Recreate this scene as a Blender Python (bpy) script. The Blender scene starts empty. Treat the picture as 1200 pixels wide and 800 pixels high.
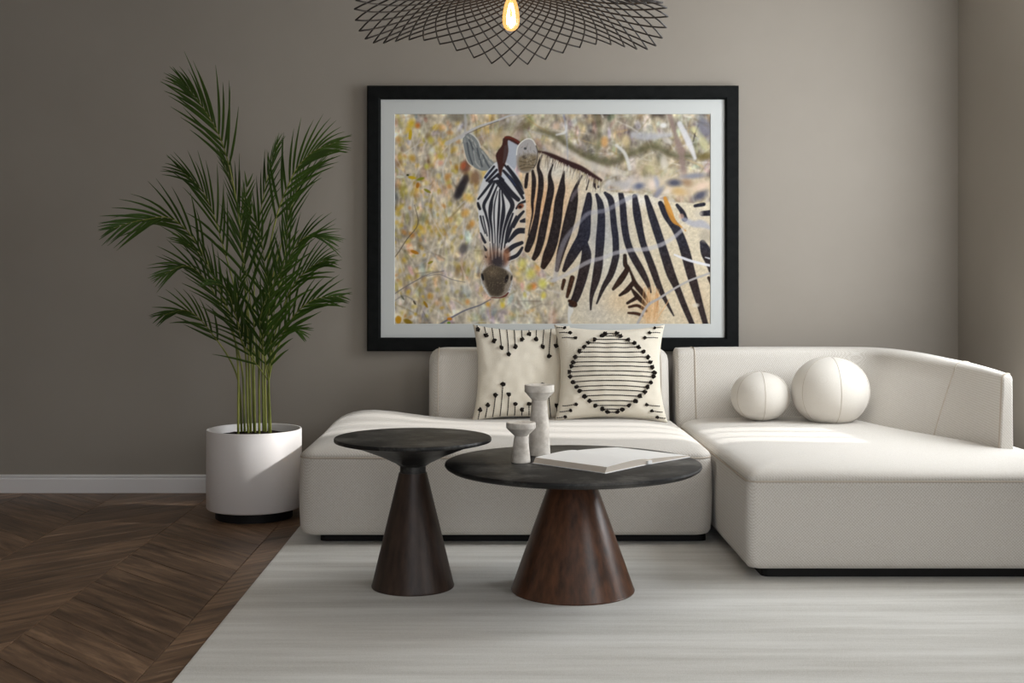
import bpy, bmesh, math, random
import numpy as np
from mathutils import Vector, Matrix, noise

# ============================================================ camera, light, exposure
F = 1420.0                       # focal length in pixels of the 1200 x 800 frame
VX, VY = 585.0, 330.0            # where the room's depth lines meet
CAM_Z = 1.10
scene = bpy.context.scene
cam_data = bpy.data.cameras.new('camera')
cam = bpy.data.objects.new('camera', cam_data)
scene.collection.objects.link(cam)
scene.camera = cam
cam.location = (0, 0, CAM_Z)
cam.rotation_euler = (math.pi / 2, 0, 0)
cam_data.sensor_width = 36.0
cam_data.lens = 36.0 * F / 1200.0
cam_data.shift_x = (600.0 - VX) / 1200.0
cam_data.shift_y = -(400.0 - VY) / 1200.0
cam_data.clip_start = 0.05

world = bpy.data.worlds.new('sky'); scene.world = world
world.use_nodes = True
bg = world.node_tree.nodes['Background']
bg.inputs['Color'].default_value = (0.80, 0.88, 1.0, 1)
bg.inputs['Strength'].default_value = 1.6

def lamp(name, kind, loc, rot, energy, color, **kw):
    d = bpy.data.lights.new(name, kind)
    d.energy = energy; d.color = color
    for k, v in kw.items(): setattr(d, k, v)
    o = bpy.data.objects.new(name, d)
    o.location = loc; o.rotation_euler = rot
    scene.collection.objects.link(o)
    return o

# low sun from the right, through the narrow window
SUN_DIR = Vector((-1.0, 0.15, -0.60)).normalized()
lamp('sun', 'SUN', (6, 4, 5), SUN_DIR.to_track_quat('-Z', 'Y').to_euler(), 2.4, (1.0, 0.98, 0.95), angle=math.radians(2.0))
# daylight in the openings of the right-hand windows
lamp('daylight_right', 'AREA', (2.40, 4.94, 1.75), (0, math.pi / 2, 0), 46, (0.945, 0.98, 1.0), shape='RECTANGLE', size=1.7, size_y=1.0)
lamp('fill_rear', 'AREA', (0.4, -1.62, 1.55), (math.pi / 2, 0, 0), 15, (1.0, 0.94, 0.87), shape='RECTANGLE', size=3.0, size_y=1.7)  # soft fill added behind the camera to brighten the front faces
lamp('daylight_side', 'AREA', (2.42, 1.6, 1.70), (0, math.pi / 2, 0), 24, (0.98, 0.99, 1.0), shape='RECTANGLE', size=1.8, size_y=1.9)

scene.view_settings.view_transform = 'Standard'
scene.view_settings.look = 'None'
scene.view_settings.exposure = 0.35
scene.view_settings.gamma = 1.0
scene.view_settings.use_curve_mapping = False

# ============================================================ helpers
COL = scene.collection
R = random.Random(7)

def at(px, py, Y):
    """pixel of the 1200 x 800 frame, seen at depth Y -> point in the room"""
    return Vector(((px - VX) * Y / F, Y, CAM_Z + (VY - py) * Y / F))

def tag(o, label=None, cat=None, group=None, kind=None):
    if label: o['label'] = label
    if cat: o['category'] = cat
    if group: o['group'] = group
    if kind: o['kind'] = kind
    return o

def thing(name, label, cat, loc, group=None):
    o = bpy.data.objects.new(name, None)
    o.empty_display_size = .1
    o.location = loc
    COL.objects.link(o)
    return tag(o, label, cat, group)

def mesh_of(name, verts, faces, mat, smooth=True):
    me = bpy.data.meshes.new(name)
    me.from_pydata([tuple(v) for v in verts], [], faces)
    me.materials.append(mat)
    if smooth:
        me.polygons.foreach_set('use_smooth', [True] * len(me.polygons))
    me.update()
    return me

def root_loc(o):
    v = Vector((0, 0, 0))
    while o is not None:
        v += o.location
        o = o.parent
    return v

def obj(name, verts, faces, mat, parent=None, smooth=True, sharp=None):
    """one mesh object; verts are room coordinates"""
    off = root_loc(parent) if parent is not None else Vector((0, 0, 0))
    me = mesh_of(name, [Vector(v) - off for v in verts], faces, mat, smooth)
    if sharp is not None and smooth:
        me.set_sharp_from_angle(angle=math.radians(sharp))
    o = bpy.data.objects.new(name, me)
    COL.objects.link(o)
    o.parent = parent
    return o

class MB:
    def __init__(self): self.v, self.f = [], []
    def add(self, v, f):
        n = len(self.v)
        self.v += [Vector(x) for x in v]
        self.f += [tuple(i + n for i in q) for q in f]
        return self

def box(x0, x1, y0, y1, z0, z1):
    v = [(x, y, z) for z in (z0, z1) for y in (y0, y1) for x in (x0, x1)]
    return v, [(0, 2, 3, 1), (4, 5, 7, 6), (0, 1, 5, 4), (2, 6, 7, 3), (0, 4, 6, 2), (1, 3, 7, 5)]

def rings_to_mesh(rings, closed_ring=True, cap0=True, cap1=True, flip=False):
    n = len(rings[0]); v = [p for r in rings for p in r]; f = []
    m = n if closed_ring else n - 1
    for i in range(len(rings) - 1):
        for j in range(m):
            a, b = i * n + j, i * n + (j + 1) % n
            q = (a, b, b + n, a + n)
            f.append(q[::-1] if flip else q)
    if cap0: f.append(tuple(range(n))[::-1] if not flip else tuple(range(n)))
    if cap1:
        t = tuple(range((len(rings) - 1) * n, len(rings) * n))
        f.append(t if not flip else t[::-1])
    return v, f

def lathe(profile, cx, cy, seg=64, z0=0.0, cap0=True, cap1=True):
    rings = [[(cx + r * math.cos(2 * math.pi * k / seg), cy + r * math.sin(2 * math.pi * k / seg), z0 + z) for k in range(seg)] for r, z in profile]
    return rings_to_mesh(rings, cap0=cap0, cap1=cap1)

def tube(pts, rad, seg=8, closed=False):
    pts = [Vector(p) for p in pts]; n = len(pts)
    if not hasattr(rad, '__len__'): rad = [rad] * n
    rings = []; ref = None
    for i, p in enumerate(pts):
        a = pts[i - 1] if (i > 0 or closed) else p
        b = pts[(i + 1) % n] if (i < n - 1 or closed) else p
        t = (b - a).normalized()
        if ref is None:
            ref = t.orthogonal().normalized()
        else:
            ref = ref - t * ref.dot(t)
            ref = ref.normalized() if ref.length > 1e-6 else t.orthogonal().normalized()
        bn = t.cross(ref)
        rings.append([p + (ref * math.cos(2 * math.pi * k / seg) + bn * math.sin(2 * math.pi * k / seg)) * rad[i] for k in range(seg)])
    if closed:
        v = [q for r in rings for q in r]; f = []
        for i in range(n):
            for j in range(seg):
                a, b = i * seg + j, i * seg + (j + 1) % seg
                c, d = ((i + 1) % n) * seg + (j + 1) % seg, ((i + 1) % n) * seg + j
                f.append((a, b, c, d))
        return v, f
    return rings_to_mesh(rings)

def catmull(pts, n=8):
    p = [Vector(x) for x in pts]
    q = [2 * p[0] - p[1]] + p + [2 * p[-1] - p[-2]]
    o = []
    for i in range(1, len(q) - 2):
        for k in range(n):
            t = k / n
            o.append(.5 * (2 * q[i] + (q[i+1] - q[i-1]) * t + (2*q[i-1] - 5*q[i] + 4*q[i+1] - q[i+2]) * t*t + (3*q[i] - q[i-1] - 3*q[i+1] + q[i+2]) * t**3))
    o.append(q[-2].copy())
    return o

# ============================================================ materials
def srgb(r, g, b):
    return tuple(((c / 255) / 12.92 if c / 255 <= .04045 else ((c / 255 + .055) / 1.055) ** 2.4) for c in (r, g, b)) + (1.0,)

def new_mat(name, col, rough=.6, spec=.5, metal=0.0):
    m = bpy.data.materials.new(name); m.use_nodes = True
    b = m.node_tree.nodes['Principled BSDF']
    b.inputs['Base Color'].default_value = col
    b.inputs['Roughness'].default_value = rough
    b.inputs['Specular IOR Level'].default_value = spec
    b.inputs['Metallic'].default_value = metal
    return m

def N(m, typ, **kw):
    n = m.node_tree.nodes.new(typ)
    for k, v in kw.items():
        if k in n.inputs.keys(): n.inputs[k].default_value = v
        else: setattr(n, k, v)
    return n
def L(m, a, b): m.node_tree.links.new(a, b)
def bsdf(m): return m.node_tree.nodes['Principled BSDF']

def vary(m, c0, c1, scale=(1, 1, 1), nscale=4.0, detail=6.0, rough=.55, lo=.3, hi=.7, bump=0.0, bump_scale=None, bump_dist=.001, coord='Object', per_object=False, distortion=0.0):
    tc = N(m, 'ShaderNodeTexCoord'); mp = N(m, 'ShaderNodeMapping')
    mp.inputs['Scale'].default_value = scale
    src = tc.outputs[coord]
    if per_object:
        oi = N(m, 'ShaderNodeObjectInfo'); ad = N(m, 'ShaderNodeVectorMath', operation='ADD')
        ml = N(m, 'ShaderNodeMath', operation='MULTIPLY'); ml.inputs[1].default_value = 37.0
        L(m, oi.outputs['Random'], ml.inputs[0]); L(m, src, ad.inputs[0]); L(m, ml.outputs[0], ad.inputs[1]); src = ad.outputs[0]
    L(m, src, mp.inputs['Vector'])
    nz = N(m, 'ShaderNodeTexNoise'); nz.inputs['Scale'].default_value = nscale; nz.inputs['Detail'].default_value = detail
    nz.inputs['Roughness'].default_value = rough; nz.inputs['Distortion'].default_value = distortion
    L(m, mp.outputs[0], nz.inputs['Vector'])
    cr = N(m, 'ShaderNodeValToRGB')
    cr.color_ramp.elements[0].position = lo; cr.color_ramp.elements[0].color = c0
    cr.color_ramp.elements[1].position = hi; cr.color_ramp.elements[1].color = c1
    L(m, nz.outputs['Fac'], cr.inputs[0]); L(m, cr.outputs[0], bsdf(m).inputs['Base Color'])
    if bump:
        b = N(m, 'ShaderNodeBump'); b.inputs['Strength'].default_value = bump; b.inputs['Distance'].default_value = bump_dist
        if bump_scale:
            n2 = N(m, 'ShaderNodeTexNoise'); n2.inputs['Scale'].default_value = bump_scale; n2.inputs['Detail'].default_value = 3
            L(m, tc.outputs[coord], n2.inputs['Vector']); L(m, n2.outputs['Fac'], b.inputs['Height'])
        else:
            L(m, nz.outputs['Fac'], b.inputs['Height'])
        L(m, b.outputs[0], bsdf(m).inputs['Normal'])
    return cr

M = {}
M['wall'] = new_mat('taupe_paint', srgb(146, 139, 130), .85, .25)
vary(M['wall'], srgb(149, 142, 133), srgb(155, 148, 139), nscale=1.3, detail=5, bump=.12, bump_scale=160, bump_dist=.0006)
M['ceiling'] = new_mat('ceiling_paint', srgb(225, 220, 212), .9, .2)
M['trim'] = new_mat('white_trim', srgb(232, 230, 230), .45, .4)
M['subfloor'] = new_mat('dark_subfloor', srgb(52, 40, 32), .7)

m = M['wood_floor'] = new_mat('oak_plank', srgb(100, 78, 62), .42, .35)
cr = vary(m, srgb(74, 56, 44), srgb(158, 128, 102), scale=(1.3, 11, 1), nscale=2.6, detail=9, rough=.62, lo=.30, hi=.74, per_object=True, distortion=.5, bump=.25, bump_dist=.0012)
e = cr.color_ramp.elements.new(.52); e.color = srgb(114, 90, 70)
oi = N(m, 'ShaderNodeObjectInfo'); hs = N(m, 'ShaderNodeHueSaturation'); mr = N(m, 'ShaderNodeMapRange')
mr.inputs['To Min'].default_value = .82; mr.inputs['To Max'].default_value = 1.34
L(m, oi.outputs['Random'], mr.inputs[0]); L(m, mr.outputs[0], hs.inputs['Value']); L(m, cr.outputs[0], hs.inputs['Color']); L(m, hs.outputs[0], bsdf(m).inputs['Base Color'])

m = M['rug'] = new_mat('grey_rug', srgb(190, 184, 174), .95, .1)
cr = vary(m, srgb(208, 206, 200), srgb(235, 234, 230), scale=(.55, 7, 1), nscale=1.5, detail=8, rough=.6, lo=.34, hi=.66, bump=.55, bump_scale=420, bump_dist=.003)
n2 = N(m, 'ShaderNodeTexNoise'); n2.inputs['Scale'].default_value = 330; n2.inputs['Detail'].default_value = 2
tc = N(m, 'ShaderNodeTexCoord'); mx = N(m, 'ShaderNodeMixRGB', blend_type='OVERLAY'); mx.inputs[0].default_value = .45
L(m, tc.outputs['Object'], n2.inputs['Vector']); L(m, cr.outputs[0], mx.inputs[1]); L(m, n2.outputs['Fac'], mx.inputs[2]); L(m, mx.outputs[0], bsdf(m).inputs['Base Color'])

def fabric(name, c0, c1, scale, bump):
    m = new_mat(name, c1, .92, .15)
    bsdf(m).inputs['Sheen Weight'].default_value = .25
    tc = N(m, 'ShaderNodeTexCoord')
    sep = N(m, 'ShaderNodeSeparateXYZ'); L(m, tc.outputs['Object'], sep.inputs[0])
    # woven checks: product of sines of x+y and z, running over every face
    add = N(m, 'ShaderNodeMath', operation='ADD'); L(m, sep.outputs[0], add.inputs[0]); L(m, sep.outputs[1], add.inputs[1])
    add2 = N(m, 'ShaderNodeMath', operation='SUBTRACT'); L(m, sep.outputs[2], add2.inputs[0]); L(m, sep.outputs[1], add2.inputs[1])
    outs = []
    for s_ in (add, add2):
        ml = N(m, 'ShaderNodeMath', operation='MULTIPLY'); ml.inputs[1].default_value = scale
        si = N(m, 'ShaderNodeMath', operation='SINE'); L(m, s_.outputs[0], ml.inputs[0]); L(m, ml.outputs[0], si.inputs[0]); outs.append(si)
    pr = N(m, 'ShaderNodeMath', operation='MULTIPLY'); L(m, outs[0].outputs[0], pr.inputs[0]); L(m, outs[1].outputs[0], pr.inputs[1])
    nz = N(m, 'ShaderNodeTexNoise'); nz.inputs['Scale'].default_value = 340; nz.inputs['Detail'].default_value = 2; L(m, tc.outputs['Object'], nz.inputs['Vector'])
    sm = N(m, 'ShaderNodeMath', operation='MULTIPLY_ADD'); 
    geo = N(m, 'ShaderNodeNewGeometry'); gs = N(m, 'ShaderNodeSeparateXYZ'); L(m, geo.outputs['Normal'], gs.inputs[0])
    nz2 = N(m, 'ShaderNodeMath', operation='MULTIPLY'); L(m, gs.outputs[2], nz2.inputs[0]); L(m, gs.outputs[2], nz2.inputs[1])
    inv = N(m, 'ShaderNodeMath', operation='MULTIPLY_ADD'); inv.inputs[1].default_value = -.30; inv.inputs[2].default_value = .30; L(m, nz2.outputs[0], inv.inputs[0])
    L(m, inv.outputs[0], sm.inputs[1]); L(m, pr.outputs[0], sm.inputs[0]); L(m, nz.outputs['Fac'], sm.inputs[2])
    cr = N(m, 'ShaderNodeValToRGB'); cr.color_ramp.elements[0].color = c0; cr.color_ramp.elements[1].color = c1
    cr.color_ramp.elements[0].position = .2; cr.color_ramp.elements[1].position = .75
    L(m, sm.outputs[0], cr.inputs[0]); L(m, cr.outputs[0], bsdf(m).inputs['Base Color'])
    b = N(m, 'ShaderNodeBump'); b.inputs['Strength'].default_value = bump; b.inputs['Distance'].default_value = .0015
    L(m, sm.outputs[0], b.inputs['Height']); L(m, b.outputs[0], bsdf(m).inputs['Normal'])
    return m
M['sofa'] = fabric('cream_boucle', srgb(197, 190, 180), srgb(225, 221, 215), 540, .3)
M['piping'] = new_mat('cream_piping', srgb(196, 184, 170), .9, .1)
M['ball'] = fabric('cream_wool', srgb(214, 208, 199), srgb(222, 217, 209), 1500, .15)
M['ball_seam'] = new_mat('ball_seam', srgb(190, 180, 166), .9, .1)
M['linen'] = fabric('cream_linen', srgb(222, 213, 195), srgb(238, 231, 216), 1700, .3)
M['thread'] = new_mat('black_wool', srgb(38, 33, 30), .95, .1)
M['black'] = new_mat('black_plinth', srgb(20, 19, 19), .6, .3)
m = M['stone'] = new_mat('black_stone', srgb(40, 39, 39), .46, .32)
vary(m, srgb(22, 22, 23), srgb(104, 102, 98), nscale=6, detail=11, rough=.72, lo=.47, hi=.74, bump=.35, bump_scale=26, bump_dist=.002)
m = M['dark_wood'] = new_mat('dark_oak', srgb(58, 40, 32), .42, .4)
vary(m, srgb(42, 31, 26), srgb(72, 55, 45), scale=(9, 9, .7), nscale=5, detail=7, lo=.3, hi=.72, bump=.25, bump_dist=.0008)
m = M['walnut'] = new_mat('walnut_veneer', srgb(80, 50, 34), .30, .55)
vary(m, srgb(56, 36, 26), srgb(108, 70, 48), scale=(9, 9, .7), nscale=5, detail=7, lo=.3, hi=.72, bump=.25, bump_dist=.0008)
m = M['travertine'] = new_mat('travertine', srgb(196, 188, 178), .8, .2)
vary(m, srgb(196, 188, 177), srgb(236, 230, 221), nscale=22, detail=7, rough=.65, lo=.35, hi=.62, bump=.4, bump_scale=70, bump_dist=.001)
M['paper'] = new_mat('paper', srgb(244, 243, 241), .8, .2)
M['page_edge'] = new_mat('page_edge', srgb(206, 196, 184), .85, .15)
m = M['pot'] = new_mat('white_glaze', srgb(240, 236, 234), .38, .4)
m = M['soil'] = new_mat('soil', srgb(30, 25, 22), .95, .1)
vary(m, srgb(18, 15, 13), srgb(48, 38, 30), nscale=60, detail=5, bump=1, bump_dist=.01)
m = M['leaf'] = new_mat('palm_leaf', srgb(48, 76, 30), .45, .4)
vary(m, srgb(36, 60, 26), srgb(88, 116, 52), nscale=3.2, detail=4, lo=.3, hi=.75)
tr = N(m, 'ShaderNodeBsdfTranslucent'); tr.inputs[0].default_value = srgb(84, 116, 36); mix = N(m, 'ShaderNodeMixShader'); mix.inputs[0].default_value = .22
out = m.node_tree.nodes['Material Output']
L(m, bsdf(m).outputs[0], mix.inputs[1]); L(m, tr.outputs[0], mix.inputs[2]); L(m, mix.outputs[0], out.inputs[0])
m = M['stem'] = new_mat('palm_stem', srgb(120, 128, 56), .5, .4)
vary(m, srgb(86, 98, 40), srgb(150, 152, 74), scale=(3, 3, 1), nscale=6, detail=4)
m = M['frame'] = new_mat('black_frame', srgb(18, 20, 20), .6, .12)
vary(m, srgb(6, 8, 8), srgb(20, 22, 22), scale=(3, 3, 3), nscale=8, detail=6, bump=.2, bump_dist=.001)
M['mat_board'] = new_mat('mat_board', srgb(203, 206, 205), .9, .1)
M['wire'] = new_mat('dark_wire', srgb(56, 50, 46), .5, .4)
M['brass'] = new_mat('aged_brass', srgb(120, 74, 48), .4, .5, .8)
M['cord'] = new_mat('black_cord', srgb(24, 22, 22), .7)
# ---------------------------------------------------------------- the printed zebra picture, painted in numpy
def paint_zebra(S=3.0, out=1.5):
    """returns an (h, w, 3) array of sRGB colours 0..255; coordinates are millimetre-like units of the print"""
    X0, Y0, X1, Y1 = 462.0, 133.0, 833.0, 380.0
    W, H = int((X1 - X0) * S), int((Y1 - Y0) * S)
    rng = np.random.default_rng(11)
    gx = X0 + (np.arange(W) + .5) / S
    gy = Y0 + (np.arange(H) + .5) / S
    img = np.zeros((H, W, 3))

    def box(x0, y0, x1, y1):
        return (max(0, int((x0 - X0) * S)), max(0, int((y0 - Y0) * S)),
                min(W, int((x1 - X0) * S) + 2), min(H, int((y1 - Y0) * S) + 2))

    def blend(b, a, col):
        x0, y0, x1, y1 = b
        img[y0:y1, x0:x1] += a[..., None] * (np.asarray(col, float) - img[y0:y1, x0:x1])

    def ell(cx, cy, rx, ry, col, al=1., rot=0., soft=.6):
        r = max(rx, ry) * 1.5 + 1
        b = box(cx - r, cy - r, cx + r, cy + r)
        if b[0] >= b[2] or b[1] >= b[3]: return
        x, y = np.meshgrid(gx[b[0]:b[2]] - cx, gy[b[1]:b[3]] - cy)
        c, s = math.cos(rot), math.sin(rot)
        d = np.sqrt(((x * c + y * s) / rx) ** 2 + ((-x * s + y * c) / ry) ** 2)
        blend(b, al * np.clip((1 + soft / 2 - d) / soft, 0, 1), col)

    def smooth(pts, n=8):
        p = np.array(pts, float)
        q = np.vstack([2 * p[0] - p[1], p, 2 * p[-1] - p[-2]])
        o = []
        for i in range(1, len(q) - 2):
            for k in range(n):
                t = k / n
                o.append(.5 * (2 * q[i] + (q[i+1] - q[i-1]) * t + (2*q[i-1] - 5*q[i] + 4*q[i+1] - q[i+2]) * t*t
                               + (3*q[i] - q[i-1] - 3*q[i+1] + q[i+2]) * t**3))
        o.append(q[-2])
        return np.array(o)

    def stroke(pts, col, al=1., soft=.7, mask=None, n=5):
        p = smooth(pts, n)
        m = p[:, 2].max() + soft
        b = box(p[:, 0].min() - m, p[:, 1].min() - m, p[:, 0].max() + m, p[:, 1].max() + m)
        if b[0] >= b[2] or b[1] >= b[3]: return
        x, y = np.meshgrid(gx[b[0]:b[2]], gy[b[1]:b[3]])
        a = np.zeros(x.shape)
        for i in range(len(p) - 1):
            d = p[i+1] - p[i]
            L = d[0]**2 + d[1]**2 + 1e-9
            t = np.clip(((x - p[i, 0]) * d[0] + (y - p[i, 1]) * d[1]) / L, 0, 1)
            dist = np.hypot(x - p[i, 0] - t * d[0], y - p[i, 1] - t * d[1])
            a = np.maximum(a, np.clip(((p[i, 2] + t * d[2]) / 2 - dist) / soft + .5, 0, 1))
        if mask is not None: a = a * mask[b[1]:b[3], b[0]:b[2]]
        blend(b, al * a, col)

    def inside(poly):
        x, y = np.meshgrid(gx, gy)
        r = np.zeros((H, W), bool)
        p = np.asarray(poly, float)
        q = np.roll(p, -1, 0)
        for (ax, ay), (bx_, by_) in zip(p, q):
            if ay == by_: continue
            c = ((ay > y) != (by_ > y)) & (x < (bx_ - ax) * (y - ay) / (by_ - ay) + ax)
            r ^= c
        return r.astype(float)

    def blur(a, k):
        k = int(k)
        for ax in (0, 1):
            for _ in range(2):
                pad = [(0, 0)] * a.ndim
                pad[ax] = (k + 1, k)
                c = np.cumsum(np.pad(a, pad, mode='edge'), axis=ax)
                n = a.shape[ax]
                a = (np.take(c, np.arange(2*k + 1, n + 2*k + 1), ax) - np.take(c, np.arange(0, n), ax)) / (2*k + 1)
        return a

    def poly(pts, col, al=1., closed_smooth=True, soft=1):
        p = np.array(list(pts) + [pts[0]], float)
        q = smooth(p, 6) if closed_smooth else p
        m = blur(inside(q), soft)
        img[:] += (al * m)[..., None] * (np.asarray(col, float) - img)
        return m

    # out of focus dry bush
    u, v = np.meshgrid((gx - X0) / (X1 - X0), (gy - Y0) / (Y1 - Y0))
    top = np.clip(1.4 - 3.2 * v, 0, 1) * np.clip(u * 1.6 - .2, 0, 1)
    for c, (l, t, b_) in enumerate(((196, 158, 201), (184, 149, 192), (158, 132, 174))):
        img[..., c] = l + top * (t - l) + np.clip(v * 1.6 - .8, 0, 1) * (b_ - l) * .6
    pal_l = [(212, 196, 150), (222, 212, 186), (196, 166, 74), (176, 150, 92), (206, 176, 140), (165, 158, 142), (224, 222, 214),
             (180, 160, 60), (150, 132, 104), (230, 205, 160), (188, 186, 184), (214, 170, 120)]
    pal_t = [(190, 184, 170), (150, 140, 112), (172, 166, 160), (134, 124, 100), (205, 200, 190), (170, 160, 130), (190, 165, 130), (120, 112, 104)]
    pal_b = [(190, 186, 184), (206, 196, 182), (176, 170, 172), (214, 206, 196), (200, 184, 150), (160, 152, 150)]
    for i in range(1500):
        x, y = rng.uniform(X0, X1), rng.uniform(Y0, Y1)
        if x > 655 and y > 250: continue
        if y > 335: pal = pal_b if rng.random() < .6 else pal_l
        elif x > 560 and y < 240 and rng.random() < np.clip((x - 560) / 60, 0, 1): pal = pal_t
        else: pal = pal_l
        sz = rng.uniform(1.6, 6.5) * (1.25 if pal is pal_t else 1)
        col = np.array(pal[rng.integers(len(pal))]) + rng.normal(0, 8, 3)
        ell(x, y, sz * rng.uniform(.4, .8), sz * rng.uniform(.8, 1.7), col, rng.uniform(.35, .85), rng.normal(0, .45), rng.uniform(.6, 1.4))
    def fractal(sizes, aniso=1):
        f = np.zeros((H, W))
        for k, wt in sizes:
            g = rng.normal(0, 1, (H, W))
            g = blur(g, k) if aniso == 1 else blur(np.repeat(rng.normal(0, 1, (H // aniso + 1, W)), aniso, 0)[:H], k)
            f += wt * g / (g.std() + 1e-6)
        return f
    f1, f2 = fractal([(3, .6), (8, 1), (16, .8)]), fractal([(2, .8), (4, 1)], 14)
    img += -9 + (f1 * 12 + f2 * 9)[..., None] * np.array([1, .98, .85])
    for i in range(700):          # crossing stems and shadows between them
        x, y = rng.uniform(X0, X1), rng.uniform(Y0, Y1 + 20)
        if x > 660 and y > 260: continue
        L = rng.uniform(8, 34); up = rng.random() < (.8 if x < 600 else .4)
        dx, dy = (rng.normal(0, .3) * L, -L) if up else (L * rng.choice([-1, 1]), rng.normal(-.3, .5) * L)
        c = [(232, 226, 214), (150, 140, 124), (112, 100, 84), (206, 200, 196), (188, 160, 110), (170, 166, 168), (238, 232, 220), (128, 112, 70)][rng.integers(8)]
        stroke([(x, y, rng.uniform(.8, 2.6)), (x + dx * .5 + rng.normal(0, 1.5), y + dy * .5, rng.uniform(.8, 2)), (x + dx, y + dy, .6)], c, rng.uniform(.25, .7), rng.uniform(.9, 2.2), None, 3)
    for i in range(150):          # yellow leaves out of focus, thicker at the left
        x, y = X0 + abs(rng.normal(0, 55)), rng.uniform(140, 375)
        if x > 556: continue
        ell(x, y, rng.uniform(1.3, 3), rng.uniform(1.6, 3.6), [(206, 168, 36), (190, 150, 40), (214, 190, 80), (186, 120, 44), (168, 150, 50)][rng.integers(5)],
            rng.uniform(.35, .8), rng.normal(0, .8), rng.uniform(1.1, 1.8))
    for i in range(60):           # pale stems
        x, y = rng.uniform(464, 560), rng.uniform(150, 380)
        L, sl = rng.uniform(15, 50), rng.normal(0, .35)
        stroke([(x, y, 1.6), (x + sl * L * .5 + rng.normal(0, 2), y - L * .5, 1.4), (x + sl * L, y - L, .8)],
               [(222, 216, 204), (190, 180, 165), (150, 135, 110), (212, 205, 200)][rng.integers(4)], rng.uniform(.3, .7), 1.4)
    for x, y, r, c in [(482, 145, 5, (214, 176, 20)), (479, 152, 3.5, (220, 180, 40)), (490, 147, 3.2, (188, 96, 34)), (517, 150, 4, (196, 150, 70)), (520, 149, 3, (240, 200, 150)),
                       (502, 160, 3.5, (120, 96, 60)), (505, 164, 4, (190, 176, 60)), (484, 186, 4, (186, 140, 44)), (516, 183, 4, (190, 165, 40)), (517, 191, 3, (222, 160, 130)),
                       (524, 208, 4, (176, 120, 44)), (500, 195, 3, (190, 190, 70)), (507, 176, 4, (226, 226, 226)), (550, 232, 5, (214, 170, 60)), (546, 249, 4.5, (214, 160, 60)),
                       (553, 262, 4, (196, 130, 40)), (549, 266, 3, (150, 110, 50)), (622, 320, 6, (206, 196, 80)), (612, 308, 5, (208, 202, 110)), (630, 312, 4.5, (214, 160, 70)),
                       (625, 335, 4, (216, 122, 40)), (620, 336, 4, (160, 140, 50)), (636, 332, 5, (212, 208, 90)), (637, 345, 3.5, (226, 212, 90)), (607, 320, 3.5, (222, 196, 120)),
                       (572, 356, 2.6, (214, 150, 40)), (589, 357, 3, (222, 192, 40)), (548, 353, 3, (206, 140, 70)), (610, 326, 4, (200, 180, 110))]:
        ell(x, y, r * .8, r, c, .8, rng.normal(0, .5), 1.3)
    # dark shapes behind the head
    ell(541, 219, 5, 12, (22, 18, 20), .92, .4, .8); ell(537, 227, 4, 7, (26, 22, 24), .85, .5, .9); ell(546, 209, 3.5, 6, (34, 24, 22), .8, .2, .9); ell(546, 195, 5.5, 8, (92, 48, 32), .8, .3, .8); ell(543, 194, 3, 4.5, (186, 84, 42), .7, .3, .9)
    ell(557, 208, 6, 8, (120, 88, 62), .8, .2, .8); ell(543, 291, 5, 7, (62, 58, 60), .75, .6, .8); ell(536, 318, 3, 6, (120, 90, 50), .6, .2, .9)
    ell(600, 150, 14, 9, (110, 104, 84), .5, .4, 1.1); ell(616, 147, 8, 4, (96, 84, 52), .7, -.4, 1); ell(537, 138, 12, 5, (104, 100, 84), .7, 0, 1)
    ell(590, 160, 20, 6, (196, 176, 150), .5, 0, 1); ell(580, 168, 9, 7, (206, 182, 136), .7, 0, 1)
    # upper right thicket
    stroke([(630, 152, 5), (652, 160, 7), (668, 172, 7), (690, 184, 8), (715, 190, 9), (740, 180, 8), (765, 172, 8), (790, 182, 7), (833, 184, 6)], (84, 80, 52), .75, 6)
    stroke([(655, 170, 5), (675, 184, 6), (700, 196, 8), (730, 204, 6)], (212, 204, 192), .65, 4)
    stroke([(640, 170, 6), (665, 188, 8), (690, 200, 8), (705, 206, 8)], (206, 186, 168), .55, 5)
    stroke([(700, 136, 5), (702, 160, 5), (698, 186, 4)], (104, 102, 70), .6, 4)
    ell(708, 166, 4, 6, (212, 160, 92), .8, 0, .9); ell(652, 148, 4, 4, (210, 180, 150), .7, 0, .9); ell(733, 165, 5, 7, (206, 186, 140), .8, 0, .9)
    stroke([(722, 170, 3), (732, 180, 4), (738, 198, 4)], (214, 212, 208), .85, 1.6)
    stroke([(660, 133, 3), (663, 150, 2), (665, 180, 1.5), (665, 215, 1.2)], (150, 156, 170), .7, 1.2)
    stroke([(652, 158, 2), (662, 155, 3), (664, 147, 2)], (222, 222, 222), .8, 1.5)
    stroke([(784, 133, 6), (790, 155, 5), (797, 175, 7), (800, 195, 6), (806, 222, 5), (812, 245, 5), (822, 262, 6)], (134, 114, 106), .8, 2.5)
    stroke([(796, 145, 6), (806, 165, 7), (814, 185, 4)], (216, 216, 220), .85, 2)
    stroke([(742, 158, 8), (760, 160, 8), (785, 158, 5)], (182, 182, 190), .7, 4)
    ell(777, 147, 4, 3, (236, 236, 236), .8, 0, .8); ell(782, 165, 6, 3, (206, 200, 192), .7, .4, .8)
    stroke([(818, 147, 1), (814, 157, 1.4), (812, 166, 1)], (52, 44, 44), .9, .8); stroke([(810, 154, .8), (815, 160, 1)], (52, 44, 44), .9, .8)
    ell(814, 152, 5, 4, (214, 210, 150), .7, 0, .9); ell(826, 150, 9, 14, (96, 96, 112), .75, -.5, .8); ell(824, 168, 4, 12, (190, 188, 140), .7, -.4, .9)
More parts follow.
